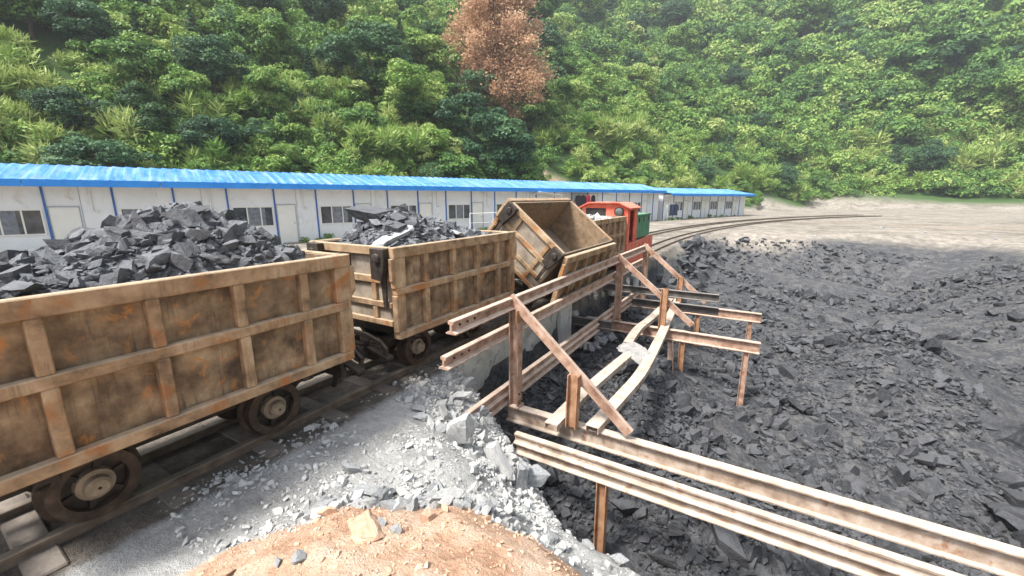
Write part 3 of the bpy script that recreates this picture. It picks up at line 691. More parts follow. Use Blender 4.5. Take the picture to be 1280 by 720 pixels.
# ------------------------------------------------------------------ locomotive
L = empty('mine_locomotive', (TX, 12.3, 0), 0, 'small red mine locomotive with a green battery box behind its cab', 'locomotive')
fr = MB()
for sx in (-1, 1):
    X = sx * .66
    # side plate with two rounded spring openings
    P0, P1 = -1.47, 1.47
    ys = [P0, .16, .42, .72, .98, P1]
    fr.lim(X, X - sx * .03, P0, P1, .52, .82); fr.lim(X, X - sx * .03, P0, P1, .18, .36)
    for a, b_ in ((ys[0], ys[1]), (ys[2], ys[3]), (ys[4], ys[5])): fr.lim(X, X - sx * .03, a, b_, .361, .519)
fr.lim(-.628, .628, P0, P0 + .03, .2, .8); fr.lim(-.628, .628, P1 - .03, P1, .2, .8); fr.lim(-.628, .628, P0 + .031, P1 - .031, .76, .79)
fr.build('chassis', 'red_paint', L, bevel=.006)
for sx in (-1, 1):
    for yy in (.29, .85):
        MB().lathe([(sx * .60, .03), (sx * .60, .085), (sx * .645, .08), (sx * .648, .03)], 'x', (0, yy, .44), 18).build('axle_spring', 'greasy_steel', L)
    for k in range(7):
        MB().lim(sx * .661, sx * .672, -.2 + k * .2, -.185 + k * .2, .56, .72).build('louvre', 'red_paint', L)
for yy in (-.7, .7):
    for sx in (-1, 1):
        w = MB().lathe([(sx * .05, .05), (sx * .05, .25), (-sx * .03, .255), (-sx * .03, .29), (-sx * .055, .29), (-sx * .055, .05)], 'x', (0, 0, 0), 28)
        w.build('wheel', 'wheel_steel', L, loc=(sx * .285, yy, .335))
    MB().tube((-.23, yy, .335), (.23, yy, .335), .04).build('axle', 'greasy_steel', L)
# cab: front wall facing the wagons, with one wide window and the lamp hole
cab = MB(); yf = -1.42; zc0, zc1 = .83, 1.765
cab.lim(-.64, .64, yf, yf + .03, zc0, 1.50); cab.lim(-.64, .64, yf, yf + .03, 1.72, zc1)
cab.lim(-.64, -.52, yf, yf + .03, 1.501, 1.719); cab.lim(.04, .64, yf, yf + .03, 1.501, 1.719)
for sx in (-1, 1):
    cab.lim(sx * .65, sx * .61, yf + .031, yf + .15, zc0, zc1); cab.lim(sx * .65, sx * .61, yf + .60, yf + .92, zc0, zc1)
    cab.lim(sx * .65, sx * .61, yf + .151, yf + .599, 1.66, zc1)
cab.lim(-.608, .608, yf + .89, yf + .92, zc0, zc1)
cab.build('cab', 'red_paint', L, bevel=.006)
rf = MB(); rf.prism([(-.72, 1.70), (-.72, 1.73), (-.42, 1.875), (.42, 1.875), (.72, 1.73), (.72, 1.70), (.40, 1.845), (-.40, 1.845)], 'y', yf - .10, yf + 1.0)
rf.build('cab_roof', 'red_paint', L, bevel=.004)
MB().prism([(-.60, 1.767), (.60, 1.767), (.405, 1.843), (-.405, 1.843)], 'y', yf + .005, yf + .025).build('gable', 'red_paint', L)
lm = MB().lathe([(yf - .05, .02), (yf - .05, .105), (yf - .06, .12), (yf - .001, .12), (yf - .001, .02)], 'y', (.40, 0, 1.63), 24).build('headlight', 'greasy_steel', L)
MB().lathe([(yf - .063, .004), (yf - .058, .055), (yf - .051, .098), (yf - .05, .004)], 'y', (.40, 0, 1.63), 24).build('lens', 'lamp_glass', lm)
MB().lim(-.53, .05, yf + .012, yf + .02, 1.49, 1.73).build('window', 'cab_dark', L)  # dark sheet across the opening, painted as the unlit cab interior
MB().lim(-.4, .4, yf + .45, yf + .8, .84, 1.15).build('seat', 'cab_dark', L, bevel=.02)
cc = MB().lim(-.55, .5, yf + .12, yf + .32, .84, 1.3); cc.tube((.2, yf + .34, 1.1), (.35, yf + .42, 1.25), .015); cc.build('control_desk', 'cab_dark', L, bevel=.01)
bx = MB(); bx.lim(-.6, .6, -.36, 1.22, .85, 1.47); bx.build('battery_box', 'green_paint', L, bevel=.012)
ld = MB(); ld.lim(-.625, .625, -.39, 1.25, 1.472, 1.525); ld.build('box_lid', 'green_paint', L, bevel=.01)
for yy in (-.1, .43, .96): MB().lim(.601, .615, yy - .02, yy + .02, 1.30, 1.44).build('latch', 'greasy_steel', L)

# ------------------------------------------------------------------ concrete under the track
def rough_block(name, x0, x1, y0, y1, z0, z1, mat, seed, amp=.025, nz=10, parent=None):
    bm = bmesh.new(); bmesh.ops.create_cube(bm, size=1)
    for v in bm.verts: v.co = ((x0 + x1) / 2 + v.co.x * (x1 - x0), (y0 + y1) / 2 + v.co.y * (y1 - y0), (z0 + z1) / 2 + v.co.z * (z1 - z0))
    bmesh.ops.subdivide_edges(bm, edges=bm.edges[:], cuts=nz, use_grid_fill=True)
    for v in bm.verts:
        n = float(fbm(np.array(v.co.y * 3 + seed), np.array(v.co.z * 3 + v.co.x * 2), 4, seed))
        v.co.x += n * amp * 2.4; v.co.z += float(fbm(np.array(v.co.y * 2.2), np.array(v.co.x * 4.), 3, seed + 3)) * amp * 2.0; v.co.y += n * amp
    me = bpy.data.meshes.new(name); bm.to_mesh(me); bm.free(); me.materials.append(MATS[mat])
    return link(name, me, parent)
tag(rough_block('retaining_wall', -3.22, -3.0, 3.75, 6.6, -1.7, .0, 'concrete', 3, .035, 16), 'stained concrete retaining wall holding up the track beside the gravel spill', 'wall')
tag(rough_block('concrete_pier', -3.22, -2.93, 6.65, 7.15, -1.7, .02, 'white_wash', 9, .015), 'pale squared concrete pier at the end of the stained wall', 'pier')
tag(rough_block('retaining_wall', -3.22, -3.02, 7.18, 13.6, -1.9, -.36, 'white_wash', 5, .03, 18), 'whitewashed broken wall below the tipped wagon and locomotive', 'wall')
tag(rough_block('concrete_pier', -3.24, -2.93, 9.6, 9.95, -1.6, -.1, 'white_wash', 12, .02), 'pale concrete pier beneath the third wagon', 'pier')
tag(rough_block('concrete_pier', -3.24, -2.93, 11.8, 12.15, -1.6, -.1, 'white_wash', 15, .02), 'pale concrete pier beneath the red locomotive', 'pier')
# broken masonry between the wall and the sleepers
rr = np.random.default_rng(4)
for k in range(46):
    y = rr.uniform(6.7, 13.2); s = float(rr.uniform(.07, .17))
    rock_thing('masonry_chunk', 'block', int(rr.integers(14)), ['white_wash', 'stone_grey', 'concrete'][int(rr.integers(3))], (-3.08 + rr.normal(0, .05), y, -.27 + rr.uniform(-.06, .2)), (s * .7, s, s * .8),
               (rr.normal(0, .4), rr.normal(0, .4), rr.uniform(0, 6)), 'broken pale masonry chunk packed on the wall below the tipped wagon', 'masonry', 'masonry chunks under the track')
for k in range(34):
    y = rr.uniform(7.2, 9.2); s = float(rr.uniform(.06, .16)); x = rr.uniform(-2.9, -2.4)
    rock_thing('masonry_chunk', 'block', int(rr.integers(14)), ['stone_grey', 'concrete'][int(rr.integers(2))], (x, y, G(x, y) + .1 + .5 * max(0, -2.6 - x)), s,
               (rr.normal(0, .4), rr.normal(0, .4), rr.uniform(0, 6)), 'broken masonry fallen in a heap at the foot of the white wall', 'masonry', 'masonry fallen at the wall foot')
rr2 = np.random.default_rng(14)
for k in range(60):
    y = rr2.uniform(14, 24); x = float(xedge(np.array(y))) + rr2.uniform(.0, 1.2); s = float(rr2.uniform(.12, .32))
    rock_thing('coal_lump', 'block', int(rr2.integers(14)), 'coal_pit', (x, y, G(x, y) + s * .2), s, (rr2.normal(0, .5), rr2.normal(0, .5), rr2.uniform(0, 6)),
               'dark boulder dumped on the bank below the curving track', 'coal lump', 'boulders on the far bank')

# ------------------------------------------------------------------ steel trestle and guard frame
T = empty('steel_trestle', (-2.4, 4, -.47), 0, 'rusty trestle welded from old rails, standing over the coal pit beside the train', 'trestle')
o3 = Vector(T.location)
def P(*a): return tuple(Vector(a) - o3)
def part(mb, name, mat='rust_steel', bevel=.0): return mb.build(name, mat, T, bevel=bevel)
part(MB().sweep(rail_prof(.13, .06), [P(-2.38, 2.88, .75), P(-2.38, 6.2, .755), P(-2.39, 10.6, .735)]), 'rail_beam')
part(MB().sweep(rail_prof(.13, .06), [P(-2.46, 2.85, .395), P(-2.46, 10.5, .385)]), 'rail_beam')
part(MB().sweep(rail_prof(.115, .055), [P(-2.465, 2.93, -.335), P(-2.465, 10.5, -.335)]), 'rail_beam')
part(MB().sweep(rail_prof(.115, .055), [P(-2.465, 2.91, -.452), P(-2.465, 10.5, -.452)]), 'rail_beam')
for y in (4.0, 8.1, 10.25):
    H_ = i_prof(.12, .055, .012, .006)
    part(MB().sweep([(a, b_ - .06) for a, b_ in H_], [P(-2.335, y, -.468), P(-2.335, y, .75)], up=(1, 0, 0)), 'post', 'rust_steel')
    part(MB().lim(*[q for pr in zip(P(-2.40, y - .08, -.468), P(-2.26, y + .08, -.452)) for q in pr]), 'base_plate', 'rust_steel')
for y, x0, x1, m_ in ((4.0, -2.44, 3.1, 'pale_steel'), (3.5, -2.04, 3.1, 'pale_steel'), (8.1, -3.0, .2, 'rust_steel'), (10.25, -3.0, .2, 'rust_steel')):
    pr = i_prof(.2, .055)
    if y == 3.5: pr = [(a, b_) for a, b_ in rail_prof(.11, .055)] 
    if y == 3.5:
        part(MB().sweep(pr, [P(x0, y, -.58), P(x1, y + .01, -.58)]), 'cross_beam', m_); part(MB().sweep(pr, [P(x0 + .02, y, -.692), P(x1, y + .01, -.692)]), 'cross_beam', m_)
    else: part(MB().sweep(pr, [P(x0, y, -.67), P(x1, y, -.67)]), 'cross_beam', m_)
for y, k in ((3.5, .0), (8.1, 0), (10.25, 0)):
    for x in ((-1.06, 1.25, 2.9) if y == 3.5 else (-1.06, .0)):
        zt_ = -.694 if y == 3.5 else -.672
        part(MB().sweep([(a, b_ - .05) for a, b_ in i_prof(.10, .045, .01, .005)], [P(x, y, G(x, y) - .25), P(x, y, zt_)], up=(1, 0, 0)), 'support_leg', 'rust_bare' if x < 0 else 'rust_steel')
for y, x1, z1 in ((4.005, -.95, -.395), (8.105, -.92, -.32), (10.255, -.92, -.36)):
    d_ = MB().sweep([(-.05, -.0), (-.05, .055), (.05, .055), (.05, .045), (-.04, .045), (-.04, .0)], [P(-2.395, y, .885), P(x1, y, z1)], up=(0, -1, 0))
    part(d_, 'diagonal_brace', 'rust_steel')
for y, x, z0, z1 in ((3.9, -1.56, -.468, .145), (8.0, -1.44, -.468, .33), (10.15, -1.5, -.468, .2)):
    part(MB().sweep([(a, b_ - .06) for a, b_ in i_prof(.12, .05, .012, .007)], [P(x, y, z0), P(x + .01, y, z1)], up=(1, 0, 0)), 'stub_post', 'rust_bare')
part(MB().sweep(angle_prof(.09), [P(-1.25, 8.15, -.68), P(-1.0, 7.3, -1.9)]), 'leaning_strut', 'rust_steel')
for y in (3.0, 3.12, 3.24):
    for z in (.82, .465):
        x = -2.38 if z > .6 else -2.46
        part(MB().tube(P(x - .03, y, z), P(x + .022, y, z), .013, .013, 8), 'bolt', 'greasy_steel')
for y in (4.0, 8.1, 10.25):
    part(MB().lim(*[q for pr in zip(P(-2.272, y - .11, .60), P(-2.262, y + .11, .749)) for q in pr]), 'gusset_plate', 'rust_bare')
    for z in (-.40, -.29):
        for dy in (-.03, .03): part(MB().tube(P(-2.282, y + dy, z), P(-2.258, y + dy, z), .012, .012, 6), 'bolt', 'greasy_steel')
# loose channel rails laid over the cross beams, bent
def loose(name, pts, label, mat='pale_steel', prof=None, roll=None):
    c0 = Vector(pts[0]); n = 24; pp = [Vector(p) for p in pts]; out = []
    # Catmull-Rom
    for i in range(len(pp) - 1):
        a, b_, c_, e = pp[max(i - 1, 0)], pp[i], pp[i + 1], pp[min(i + 2, len(pp) - 1)]
        for k in range(8):
            t = k / 8; out.append(.5 * ((2 * b_) + (c_ - a) * t + (2 * a - 5 * b_ + 4 * c_ - e) * t * t + (3 * b_ - a - 3 * c_ + e) * t ** 3))
    out.append(pp[-1])
    o = MB().sweep(prof or chan_prof(), [q - c0 for q in out], roll=None).build(name, mat); o.location = c0
    return tag(o, label, 'steel channel')
loose('steel_channel', [(-1.73, 3.72, -.468), (-1.71, 4.6, -.468), (-1.64, 5.6, -.47), (-1.60, 6.35, -.50)], 'pale snapped steel channel crossing under the near diagonal brace')
loose('steel_channel', [(-1.74, 6.75, -.47), (-1.78, 7.6, -.45), (-1.74, 8.6, -.468), (-1.72, 10.4, -.468)], 'pale steel channel continuing beyond the crumpled plate')
loose('steel_channel', [(-1.33, 3.9, -.468), (-1.27, 4.8, -.468), (-1.24, 5.7, -.47), (-1.32, 7.2, -.46), (-1.46, 9.0, -.468), (-1.56, 10.5, -.468)], 'long pale steel channel bowed outwards over the pit')
# crumpled plate slumped between the channels
bm = bmesh.new(); bmesh.ops.create_grid(bm, x_segments=16, y_segments=8, size=.5)
for v in bm.verts:
    x, y = v.co.x, v.co.y
    wd = .26 * (1 - .45 * abs(x) - .25 * (vnoise(np.array([x * 6]), np.array([3.]), 4)[0] - .5))
    z = .05 * float(fbm(np.array(x * 5.), np.array(y * 5.), 4, 31)) * 2 - .10 * x * x + .05 * y
    v.co = (x * .62, y * wd * 1.25, z)
res = bmesh.ops.solidify(bm, geom=bm.faces[:], thickness=.008)
me = bpy.data.meshes.new('crumpled_plate'); bm.to_mesh(me); bm.free(); me.materials.append(MATS['grey_sheet'])
o = link('crumpled_plate', me); o.location = (-1.52, 6.35, -.385); o.rotation_euler = (.15, .12, math.radians(-32)); tag(o, 'crumpled grey steel plate slumped across the two pale channels', 'steel plate')
# darker beams from the wall
for y, z, x0, x1, lab in ((7.3, -.42, -3.05, -2.2, 'short dark beam jutting from the wall beneath the tipped wagon'), (9.3, -.12, -3.05, -.6, 'dark cross beam behind the second trestle post'),
                          (9.6, -.47, -3.05, -.6, 'lower dark cross beam behind the second trestle post')):
    o = MB().sweep(i_prof(.16, .05), [(0, 0, 0), (x1 - x0, 0, .01)]).build('dark_beam', 'dark_beam'); o.location = (x0, y, z); tag(o, lab, 'steel beam')
o = MB().sweep(i_prof(.11, .05), [(0, 0, 0), (.62, -.15, -1.05)], up=(0, 1, 0)).build('dark_strut', 'dark_beam'); o.location = (-2.98, 7.5, -.42); tag(o, 'dark inclined strut braced from the wall into the coal', 'steel strut')
o = MB().sweep(i_prof(.11, .05), [(0, 0, 0), (.5, .1, -1.0)], up=(0, 1, 0)).build('dark_strut', 'dark_beam'); o.location = (-2.98, 9.9, -.4); tag(o, 'dark inclined strut under the third wagon', 'steel strut')
def cable(pts, label):
    c0 = Vector(pts[0]); o = MB().polytube([Vector(p) - c0 for p in pts], .008, 6).build('cable', 'black_rubber'); o.location = c0; tag(o, label, 'cable')
def arc(a, b_, sag, n=14): 
    a, b_ = Vector(a), Vector(b_); return [a.lerp(b_, k / n) - Vector((0, 0, sag * 4 * (k / n) * (1 - k / n))) for k in range(n + 1)]
cable(arc((-2.92, 7.5, -.4), (-2.35, 8.1, -.68), .3), 'black cable sagging from the wall to the second cross beam')
cable(arc((-2.92, 8.4, -.3), (-2.2, 8.1, -.68), .22), 'short black cable looped under the second cross beam')
cable(arc((-2.94, 9.1, -.05), (-2.94, 10.4, -.1), .5), 'black cable hanging against the wall beneath the third wagon')

# ------------------------------------------------------------------ prefab buildings
BROT = math.atan2(bdir[1], bdir[0])
def building(label, u0, u1, bays, eave=2.74, ridge=3.32, over=.7, depth=4.6, zb=-.3, first='door', sheet=.5):
    base = Vector((PB[0] + bdir[0] * u0, PB[1] + bdir[1] * u0, zb))
    B = empty('prefab_building', base, BROT, label, 'building'); W = u1 - u0; ez = eave - zb; rz_ = ridge - zb
    MB().lim(0, W, 0, depth, 0, ez - .03).build('wall', 'white_panel', B)
    for x0 in (0, W - .05): MB().prism([(0, ez - .029), (depth, ez - .029), (depth / 2, rz_ - .06)], 'x', x0, x0 + .05).build('gable', 'white_panel', B)
    # ribbed roof: two slopes
    rm = MB(); ym = depth / 2; n = int(W / .42); e0 = ez - over * (rz_ - ez) / ym * .6
    def slope(ya, za, yb_, zb_):
        prof = []
        m = MB(); xs = np.linspace(-.25, W + .25, n * 4 + 1)
        vs = []
        for i, x in enumerate(xs):
            hgt = .035 if i % 4 in (1, 2) and i < n * 4 else 0
            xx = x + (0 if i % 4 in (0, 3) else (-.06 if i % 4 == 1 else -.12))
            vs += [(xx, ya, za + hgt), (xx, yb_, zb_ + hgt), (xx, ya, za + hgt - .03), (xx, yb_, zb_ + hgt - .03)]
        fs = []
        for i in range(len(xs) - 1):
            a, b_ = i * 4, i * 4 + 4
            fs += [(a, b_, b_ + 1, a + 1), (a + 2, a + 3, b_ + 3, b_ + 2), (a, a + 2, b_ + 2, b_), (a + 1, b_ + 1, b_ + 3, a + 3)]
        rm.add(vs, fs)
    slope(-over, e0, ym, rz_); slope(depth + over, e0, ym, rz_ + .002)
    rm.build('roof', 'roof_sheet', B)
    f = MB(); k = -.25; rr = random.Random(int(W))
    while k < W + .2:
        e = min(k + 3.9, W + .25); f.lim(k, e - .02, -over - .03, -over - .005, e0 - .24, e0 + .02); k = e
        if e >= W + .25: break
    f.build('fascia', 'bright_blue', B)
    cv = MB().lim(-.2, W + .2, -over + .0, -.01, e0 - .15, e0 - .13); cv.build('soffit', 'off_white', B)
    MB().tube((.1, -.42, e0 - .22), (W - .1, -.42, e0 - .22), .018, n=6).build('conduit', 'off_white', B)
    bw = 1.96; x = 0; i = 0 if first == 'door' else 1
    while x < W - .3:
        MB().lim(x - .035, x + .035, -.045, -.001, 0, ez - .05).build('blue_post', 'blue_steel', B)
        MB().add([(x + .03, -.04, ez - .28), (x + .06, -.04, ez - .28), (x + .06, -.6, ez - .2), (x + .03, -.6, ez - .2), (x + .03, -.04, ez - .24), (x + .06, -.04, ez - .24), (x + .06, -.6, ez - .16), (x + .03, -.6, ez - .16)],
                 [(0, 1, 2, 3), (4, 7, 6, 5), (0, 4, 5, 1), (1, 5, 6, 2), (2, 6, 7, 3), (3, 7, 4, 0)]).build('eave_bracket', 'joint_grey', B)
        if x + bw <= W + .1:
            if i % 2 == 0:   # door bay: door leaf, panel joint, drain pipe
                MB().lim(x + .98, x + 1.0, -.012, -.001, 0, ez - .05).build('panel_joint', 'joint_grey', B)
                dr = MB().lim(x + .08, x + .9, -.03, -.001, .02, 1.9).build('door', 'off_white', B, bevel=.004)
                fr_ = MB(); fr_.lim(x + .05, x + .079, -.04, -.001, 0, 1.93); fr_.lim(x + .901, x + .93, -.04, -.001, 0, 1.93); fr_.lim(x + .05, x + .93, -.04, -.001, 1.931, 1.965); fr_.build('door_frame', 'joint_grey', dr)
                MB().lim(x + .8, x + .83, -.06, -.031, .95, 1.07).build('handle', 'joint_grey', dr)
                pp = [(x + 1.3, -.05, ez - .2), (x + 1.3, -.05, 1.78), (x + 1.33, -.06, 1.74), (x + 1.4, -.06, 1.74)]
                pm = MB().polytube(pp, .03, 8); pm.tube((x + 1.4, -.06, 1.74), (x + 1.46, -.06, 1.74), .05, .05, 8); pm.build('vent_pipe', 'off_white', B)
            else:            # window bay: sliding window of two frames
                x0, x1, z0, z1 = x + .14, x + 1.86, .88, 1.86
                w = MB(); w.lim(x0, x1, -.035, -.001, z1 - .05, z1); w.lim(x0, x1, -.035, -.001, z0, z0 + .05)
                for xx in (x0, (x0 * 2 + x1) / 3, (x0 + 2 * x1) / 3, x1 - .05): w.lim(xx, xx + .05, -.034, -.001, z0 + .051, z1 - .051)
                w = w.build('window', 'off_white', B)
                MB().lim(x0 + .02, x1 - .02, -.012, -.003, z0 + .02, z1 - .02).build('pane', 'window_glass', w)
                ct = MB(); rr3 = random.Random(i * 7 + int(W))
                a0 = x0 + (x1 - x0) * rr3.choice((.34, .36, .05)); a1 = a0 + (x1 - x0) * rr3.uniform(.3, .55); a1 = min(a1, x1 - .06)
                ns = 14; vs = []
                for j in range(ns + 1):
                    xx = a0 + (a1 - a0) * j / ns; yy = -.017 - .006 * (j % 2)
                    vs += [(xx, yy, z0 + .055), (xx, yy, z1 - .055)]
                ct.add(vs, [(2 * j, 2 * j + 2, 2 * j + 3, 2 * j + 1) for j in range(ns)]); ct.build('curtain', 'curtain', w)
        x += bw; i += 1
    return B
building('long white prefab hut with blue roof along the foot of the hill', -59.1, -1.3, 29)
building('small white prefab hut with blue roof at the far end past the long hut', -.4, 19, 9, eave=2.5, ridge=3.0, over=1.1)
def bl(u, off, z): return Vector((PB[0] + bdir[0] * u - bnor[0] * off, PB[1] + bdir[1] * u - bnor[1] * off, z))
# washing under the eave and on a rack
def cloth(name, w, h, mat, loc, label, seed, sleeves=True):
    m = MB(); n = 10; rr = random.Random(seed)
    out = [(-w * .5, 0), (-w * .22, .05 * h), (w * .22, .05 * h), (w * .5, 0)] 
    pts = [(-.12 * w, .06 * h), (-.5 * w, -.02 * h), (-.62 * w, -.5 * h), (-.46 * w, -.52 * h), (-.36 * w, -.2 * h), (-.36 * w, -h), (.36 * w, -h), (.36 * w, -.2 * h), (.46 * w, -.52 * h), (.62 * w, -.5 * h), (.5 * w, -.02 * h), (.12 * w, .06 * h)]
    m.prism(pts, 'y', -.03, .03)
    m.tube((0, 0, .06 * h), (0, 0, .16 * h), .008, n=6)
    o = m.build(name, mat, bevel=.012); o.location = loc; o.rotation_euler = (0, 0, BROT + rr.uniform(-.3, .3))
    return tag(o, label, 'clothing', 'washing along the prefab hut')
def rope_line(u0, u1, off, z):
    o = MB().tube((0, 0, 0), bl(u1, off, z) - bl(u0, off, z), .01, n=6).build('washing_line', 'black_rubber'); o.location = bl(u0, off, z); tag(o, 'washing line strung under the eave of the long hut', 'washing line')
rope_line(-15, -10.2, .75, 2.3)
for u, w, h, mt, nm, lab in ((-12.3, .55, .95, 'black_cloth', 'jacket', 'black jacket at the left end of the washing line'), (-11.75, .6, 1.1, 'black_cloth', 'jacket', 'long black coat hanging left of the red shirt'),
                             (-11.1, .55, 1.25, 'red_cloth', 'shirt', 'red shirt hanging between dark clothes under the eave'), (-10.5, .6, 1.2, 'black_cloth', 'jacket', 'dark coat hanging right of the red shirt')):
    cloth(nm, w, h, mt, bl(u - 1.7, .75, 2.1), lab, int(-u * 10))
rk = empty('clothes_rack', bl(-3.4, 2.2, -.3), BROT, 'thin metal clothes rack in front of the far porch', 'clothes rack')
mm = MB()
for x in (0, 2.2): mm.tube((x, -.25, 0), (x, 0, 1.75), .02, n=6); mm.tube((x, .25, 0), (x, 0, 1.75), .02, n=6)
mm.build('legs', 'joint_grey', rk); MB().tube((-.1, 0, 1.75), (2.3, 0, 1.75), .02, n=6).build('top_bar', 'joint_grey', rk)
for k, (du, mt) in enumerate(((.4, 'grey_cloth'), (.85, 'navy_cloth'), (1.3, 'navy_cloth'), (1.75, 'navy_cloth'))):
    cloth('jacket', .55, 1.0, mt, bl(-3.4 + du, 2.2, 1.28), ['pale grey jacket at the left end of the rack', 'navy jacket next to the grey one on the rack', 'navy jacket second from the right on the rack', 'navy jacket at the right end of the rack'][k], k)
aw = MB().lim(0, 2.3, -.9, 0, -.015, .015).build('awning', 'off_white'); aw.location = bl(-18.4, .1, 2.28); aw.rotation_euler = Euler((math.radians(-8), math.radians(6), BROT)); tag(aw, 'tilted white awning sheet fixed over a door of the long hut', 'awning')
hr = MB(); 
for k in range(4): hr.tube((k * 1.8, 0, 0), (k * 1.8, 0, 1.3), .025, n=6)
hr.tube((0, 0, 1.3), (5.4, 0, 1.3), .025, n=6); hr.tube((0, 0, .7), (5.4, 0, .7), .02, n=6)
o = hr.build('handrail', 'off_white'); o.location = bl(-25, 1.6, -.3); o.rotation_euler = (0, 0, BROT); tag(o, 'white pipe handrail in front of the long hut windows', 'handrail')

# ------------------------------------------------------------------ vegetation
def leaves(clumps, n, size, rng, aspect=.5, up=.35, droop=0, long=False):
    """clumps: (centre, radii, tint). returns V (4n,3), tint(4n)"""
    Vs, Ts = [], []
    for c, r, t in clumps:
        q = rng.normal(size=(n, 3)); q /= np.linalg.norm(q, axis=1)[:, None]
        q[:, 2] = np.where(q[:, 2] < -.35, -q[:, 2], q[:, 2])
        rad = rng.uniform(.55, 1.08, (n, 1)) ** .6
        p = np.array(c) + q * rad * np.array(r)
        nn = q + rng.normal(0, .55, (n, 3)) + np.array([0, 0, up]); nn /= np.linalg.norm(nn, axis=1)[:, None]
        a = np.cross(nn, rng.normal(size=(n, 3))); a /= np.linalg.norm(a, axis=1)[:, None]
        if long:
            a = q * np.array([1, 1, .6]) + rng.normal(0, .35, (n, 3)) + np.array([0, 0, .5 - droop]); a /= np.linalg.norm(a, axis=1)[:, None]
        b_ = np.cross(nn, a); b_ /= np.maximum(np.linalg.norm(b_, axis=1)[:, None], 1e-6)
        s = size * rng.uniform(.6, 1.45, (n, 1))
        Vs.append(np.stack([p - a * s, p + b_ * s * aspect, p + a * s, p - b_ * s * aspect], 1))
        tt = np.clip(t + rng.normal(0, .10, n), 0, 1); Ts.append(np.repeat(tt, 4))
    V = np.concatenate(Vs).reshape(-1, 3); return V, np.concatenate(Ts)
def quads(V): return np.arange(len(V)).reshape(-1, 4)
def broad(seed, h=1.0, w=.55, nclump=34, nleaf=90, size=.05, base=.25, tint=.45):
    r = np.random.default_rng(seed); cl = []
    for k in range(nclump):
        q = r.normal(size=3); q /= np.linalg.norm(q); rad = r.uniform(.45, 1)
        z = base + (1 - base) * (.5 + .5 * q[2] * rad)
        ww = w * (.65 + .5 * math.sin(PI * min(max((z - base) / (1 - base), 0), 1) ** .8)) * .75
        c = (q[0] * rad * ww, q[1] * rad * ww, z * h); s = r.uniform(.10, .19)
        cl.append((c, (s, s, s * .75), tint + r.normal(0, .13)))
    return leaves(cl, nleaf, size, r)
def bush(seed, nclump=18, nleaf=85, size=.044, tint=.5):
    r = np.random.default_rng(seed); cl = []
    for k in range(nclump):
        a = r.uniform(0, 2 * PI); d_ = math.sqrt(r.uniform(0, 1)) * .6
        c = (math.cos(a) * d_, math.sin(a) * d_, r.uniform(.1, .85 - .6 * d_)); s = r.uniform(.16, .3)
        cl.append((c, (s, s, s * .75), tint + r.normal(0, .12)))
    return leaves(cl, nleaf, size, r)
def plume(seed, tint=.75, n=260):
    """tall grass / bamboo clump: long arching blades"""
    r = np.random.default_rng(seed); cl = []
    for k in range(9):
        a = r.uniform(0, 2 * PI); d_ = r.uniform(0, .5)
        cl.append(((math.cos(a) * d_, math.sin(a) * d_, r.uniform(.2, .7)), (.26, .26, .34), tint + r.normal(0, .09)))
    return leaves(cl, n // 9 + 30, .14, r, aspect=.13, long=True, droop=.3)
def conifer(seed, tint=.4, size=.035, nl=60, w=.26, rag=.25, tiers=13, flat=.5):
    r = np.random.default_rng(seed); cl = []
    for t in range(tiers):
        z = .1 + .88 * t / (tiers - 1); ww = w * (1 - (t / (tiers - 1)) ** 1.25 * .92)
        m = max(3, int(9 * ww / w))
        for k in range(m):
            a = 2 * PI * (k + r.uniform(-.3, .3)) / m + t * .7; d_ = ww * r.uniform(1 - rag * 2, 1.0) * .8
            s = ww * r.uniform(.28, .46) + .012
            cl.append(((math.cos(a) * d_, math.sin(a) * d_, z + r.uniform(-.03, .03) - d_ * .18), (s, s, s * flat), tint + r.normal(0, .13)))
            cl.append(((math.cos(a) * d_ * .5, math.sin(a) * d_ * .5, z), (s * .8, s * .8, s * flat), tint - .12 + r.normal(0, .1)))
    return leaves(cl, nl, size, r)
def trunk_mb(h, r0, seed, limbs=6):
    rr = random.Random(seed); m = MB(); p = Vector((0, 0, -.06 * h)); k = 6; pts = [p.copy()]
    for i in range(k): p = p + Vector((rr.gauss(0, .012) * h, rr.gauss(0, .012) * h, h * .92 / k)); pts.append(p.copy())
    for i in range(k): m.tube(pts[i], pts[i + 1], r0 * (1 - i / k * .8), r0 * (1 - (i + 1) / k * .8), 7)
    for j in range(limbs):
        i = rr.randint(2, k - 1); a = rr.uniform(0, 2 * PI); q = pts[i]; l = h * rr.uniform(.16, .3)
        m.tube(q, q + Vector((math.cos(a) * l, math.sin(a) * l, l * .6)), r0 * .35, r0 * .08, 5)
    return m
CROWNS, BUSHES = [], []
for k in range(7):
    V, t_ = broad(500 + k, tint=(.36, .46, .55, .42, .3, .6, .5)[k], size=(.021, .025, .019, .028, .021, .023, .018)[k], w=(.55, .44, .62, .5, .36, .52, .58)[k], nleaf=270)
    CROWNS.append(np_mesh('crown', V, quads(V), 'leaves', t_))
for k in range(3):
    V, t_ = broad(540 + k, tint=(.4, .5, .3)[k], size=.021, w=(.5, .38, .58)[k], nclump=42, nleaf=240); CROWNS.append(np_mesh('crown', V, quads(V), 'leaves_dark', t_))
for k in range(2):
    V, t_ = conifer(560 + k, (.35, .5)[k], .02, 60, .24, .25, 13, .5); CROWNS.append(np_mesh('crown', V, quads(V), 'leaves_dark', t_))
TRUNKS = [trunk_mb(1, .028, 60 + k) for k in range(3)]
TRUNK_ME = []
for tmb in TRUNKS:
    o = tmb.build('trunk', 'bark'); TRUNK_ME.append(o.data); bpy.data.objects.remove(o)
UNDER = [bush(600 + k, tint=(.35, .5, .62, .45, .55, .3)[k]) for k in range(6)] + [plume(620 + k, (.72, .62, .8)[k]) for k in range(3)]
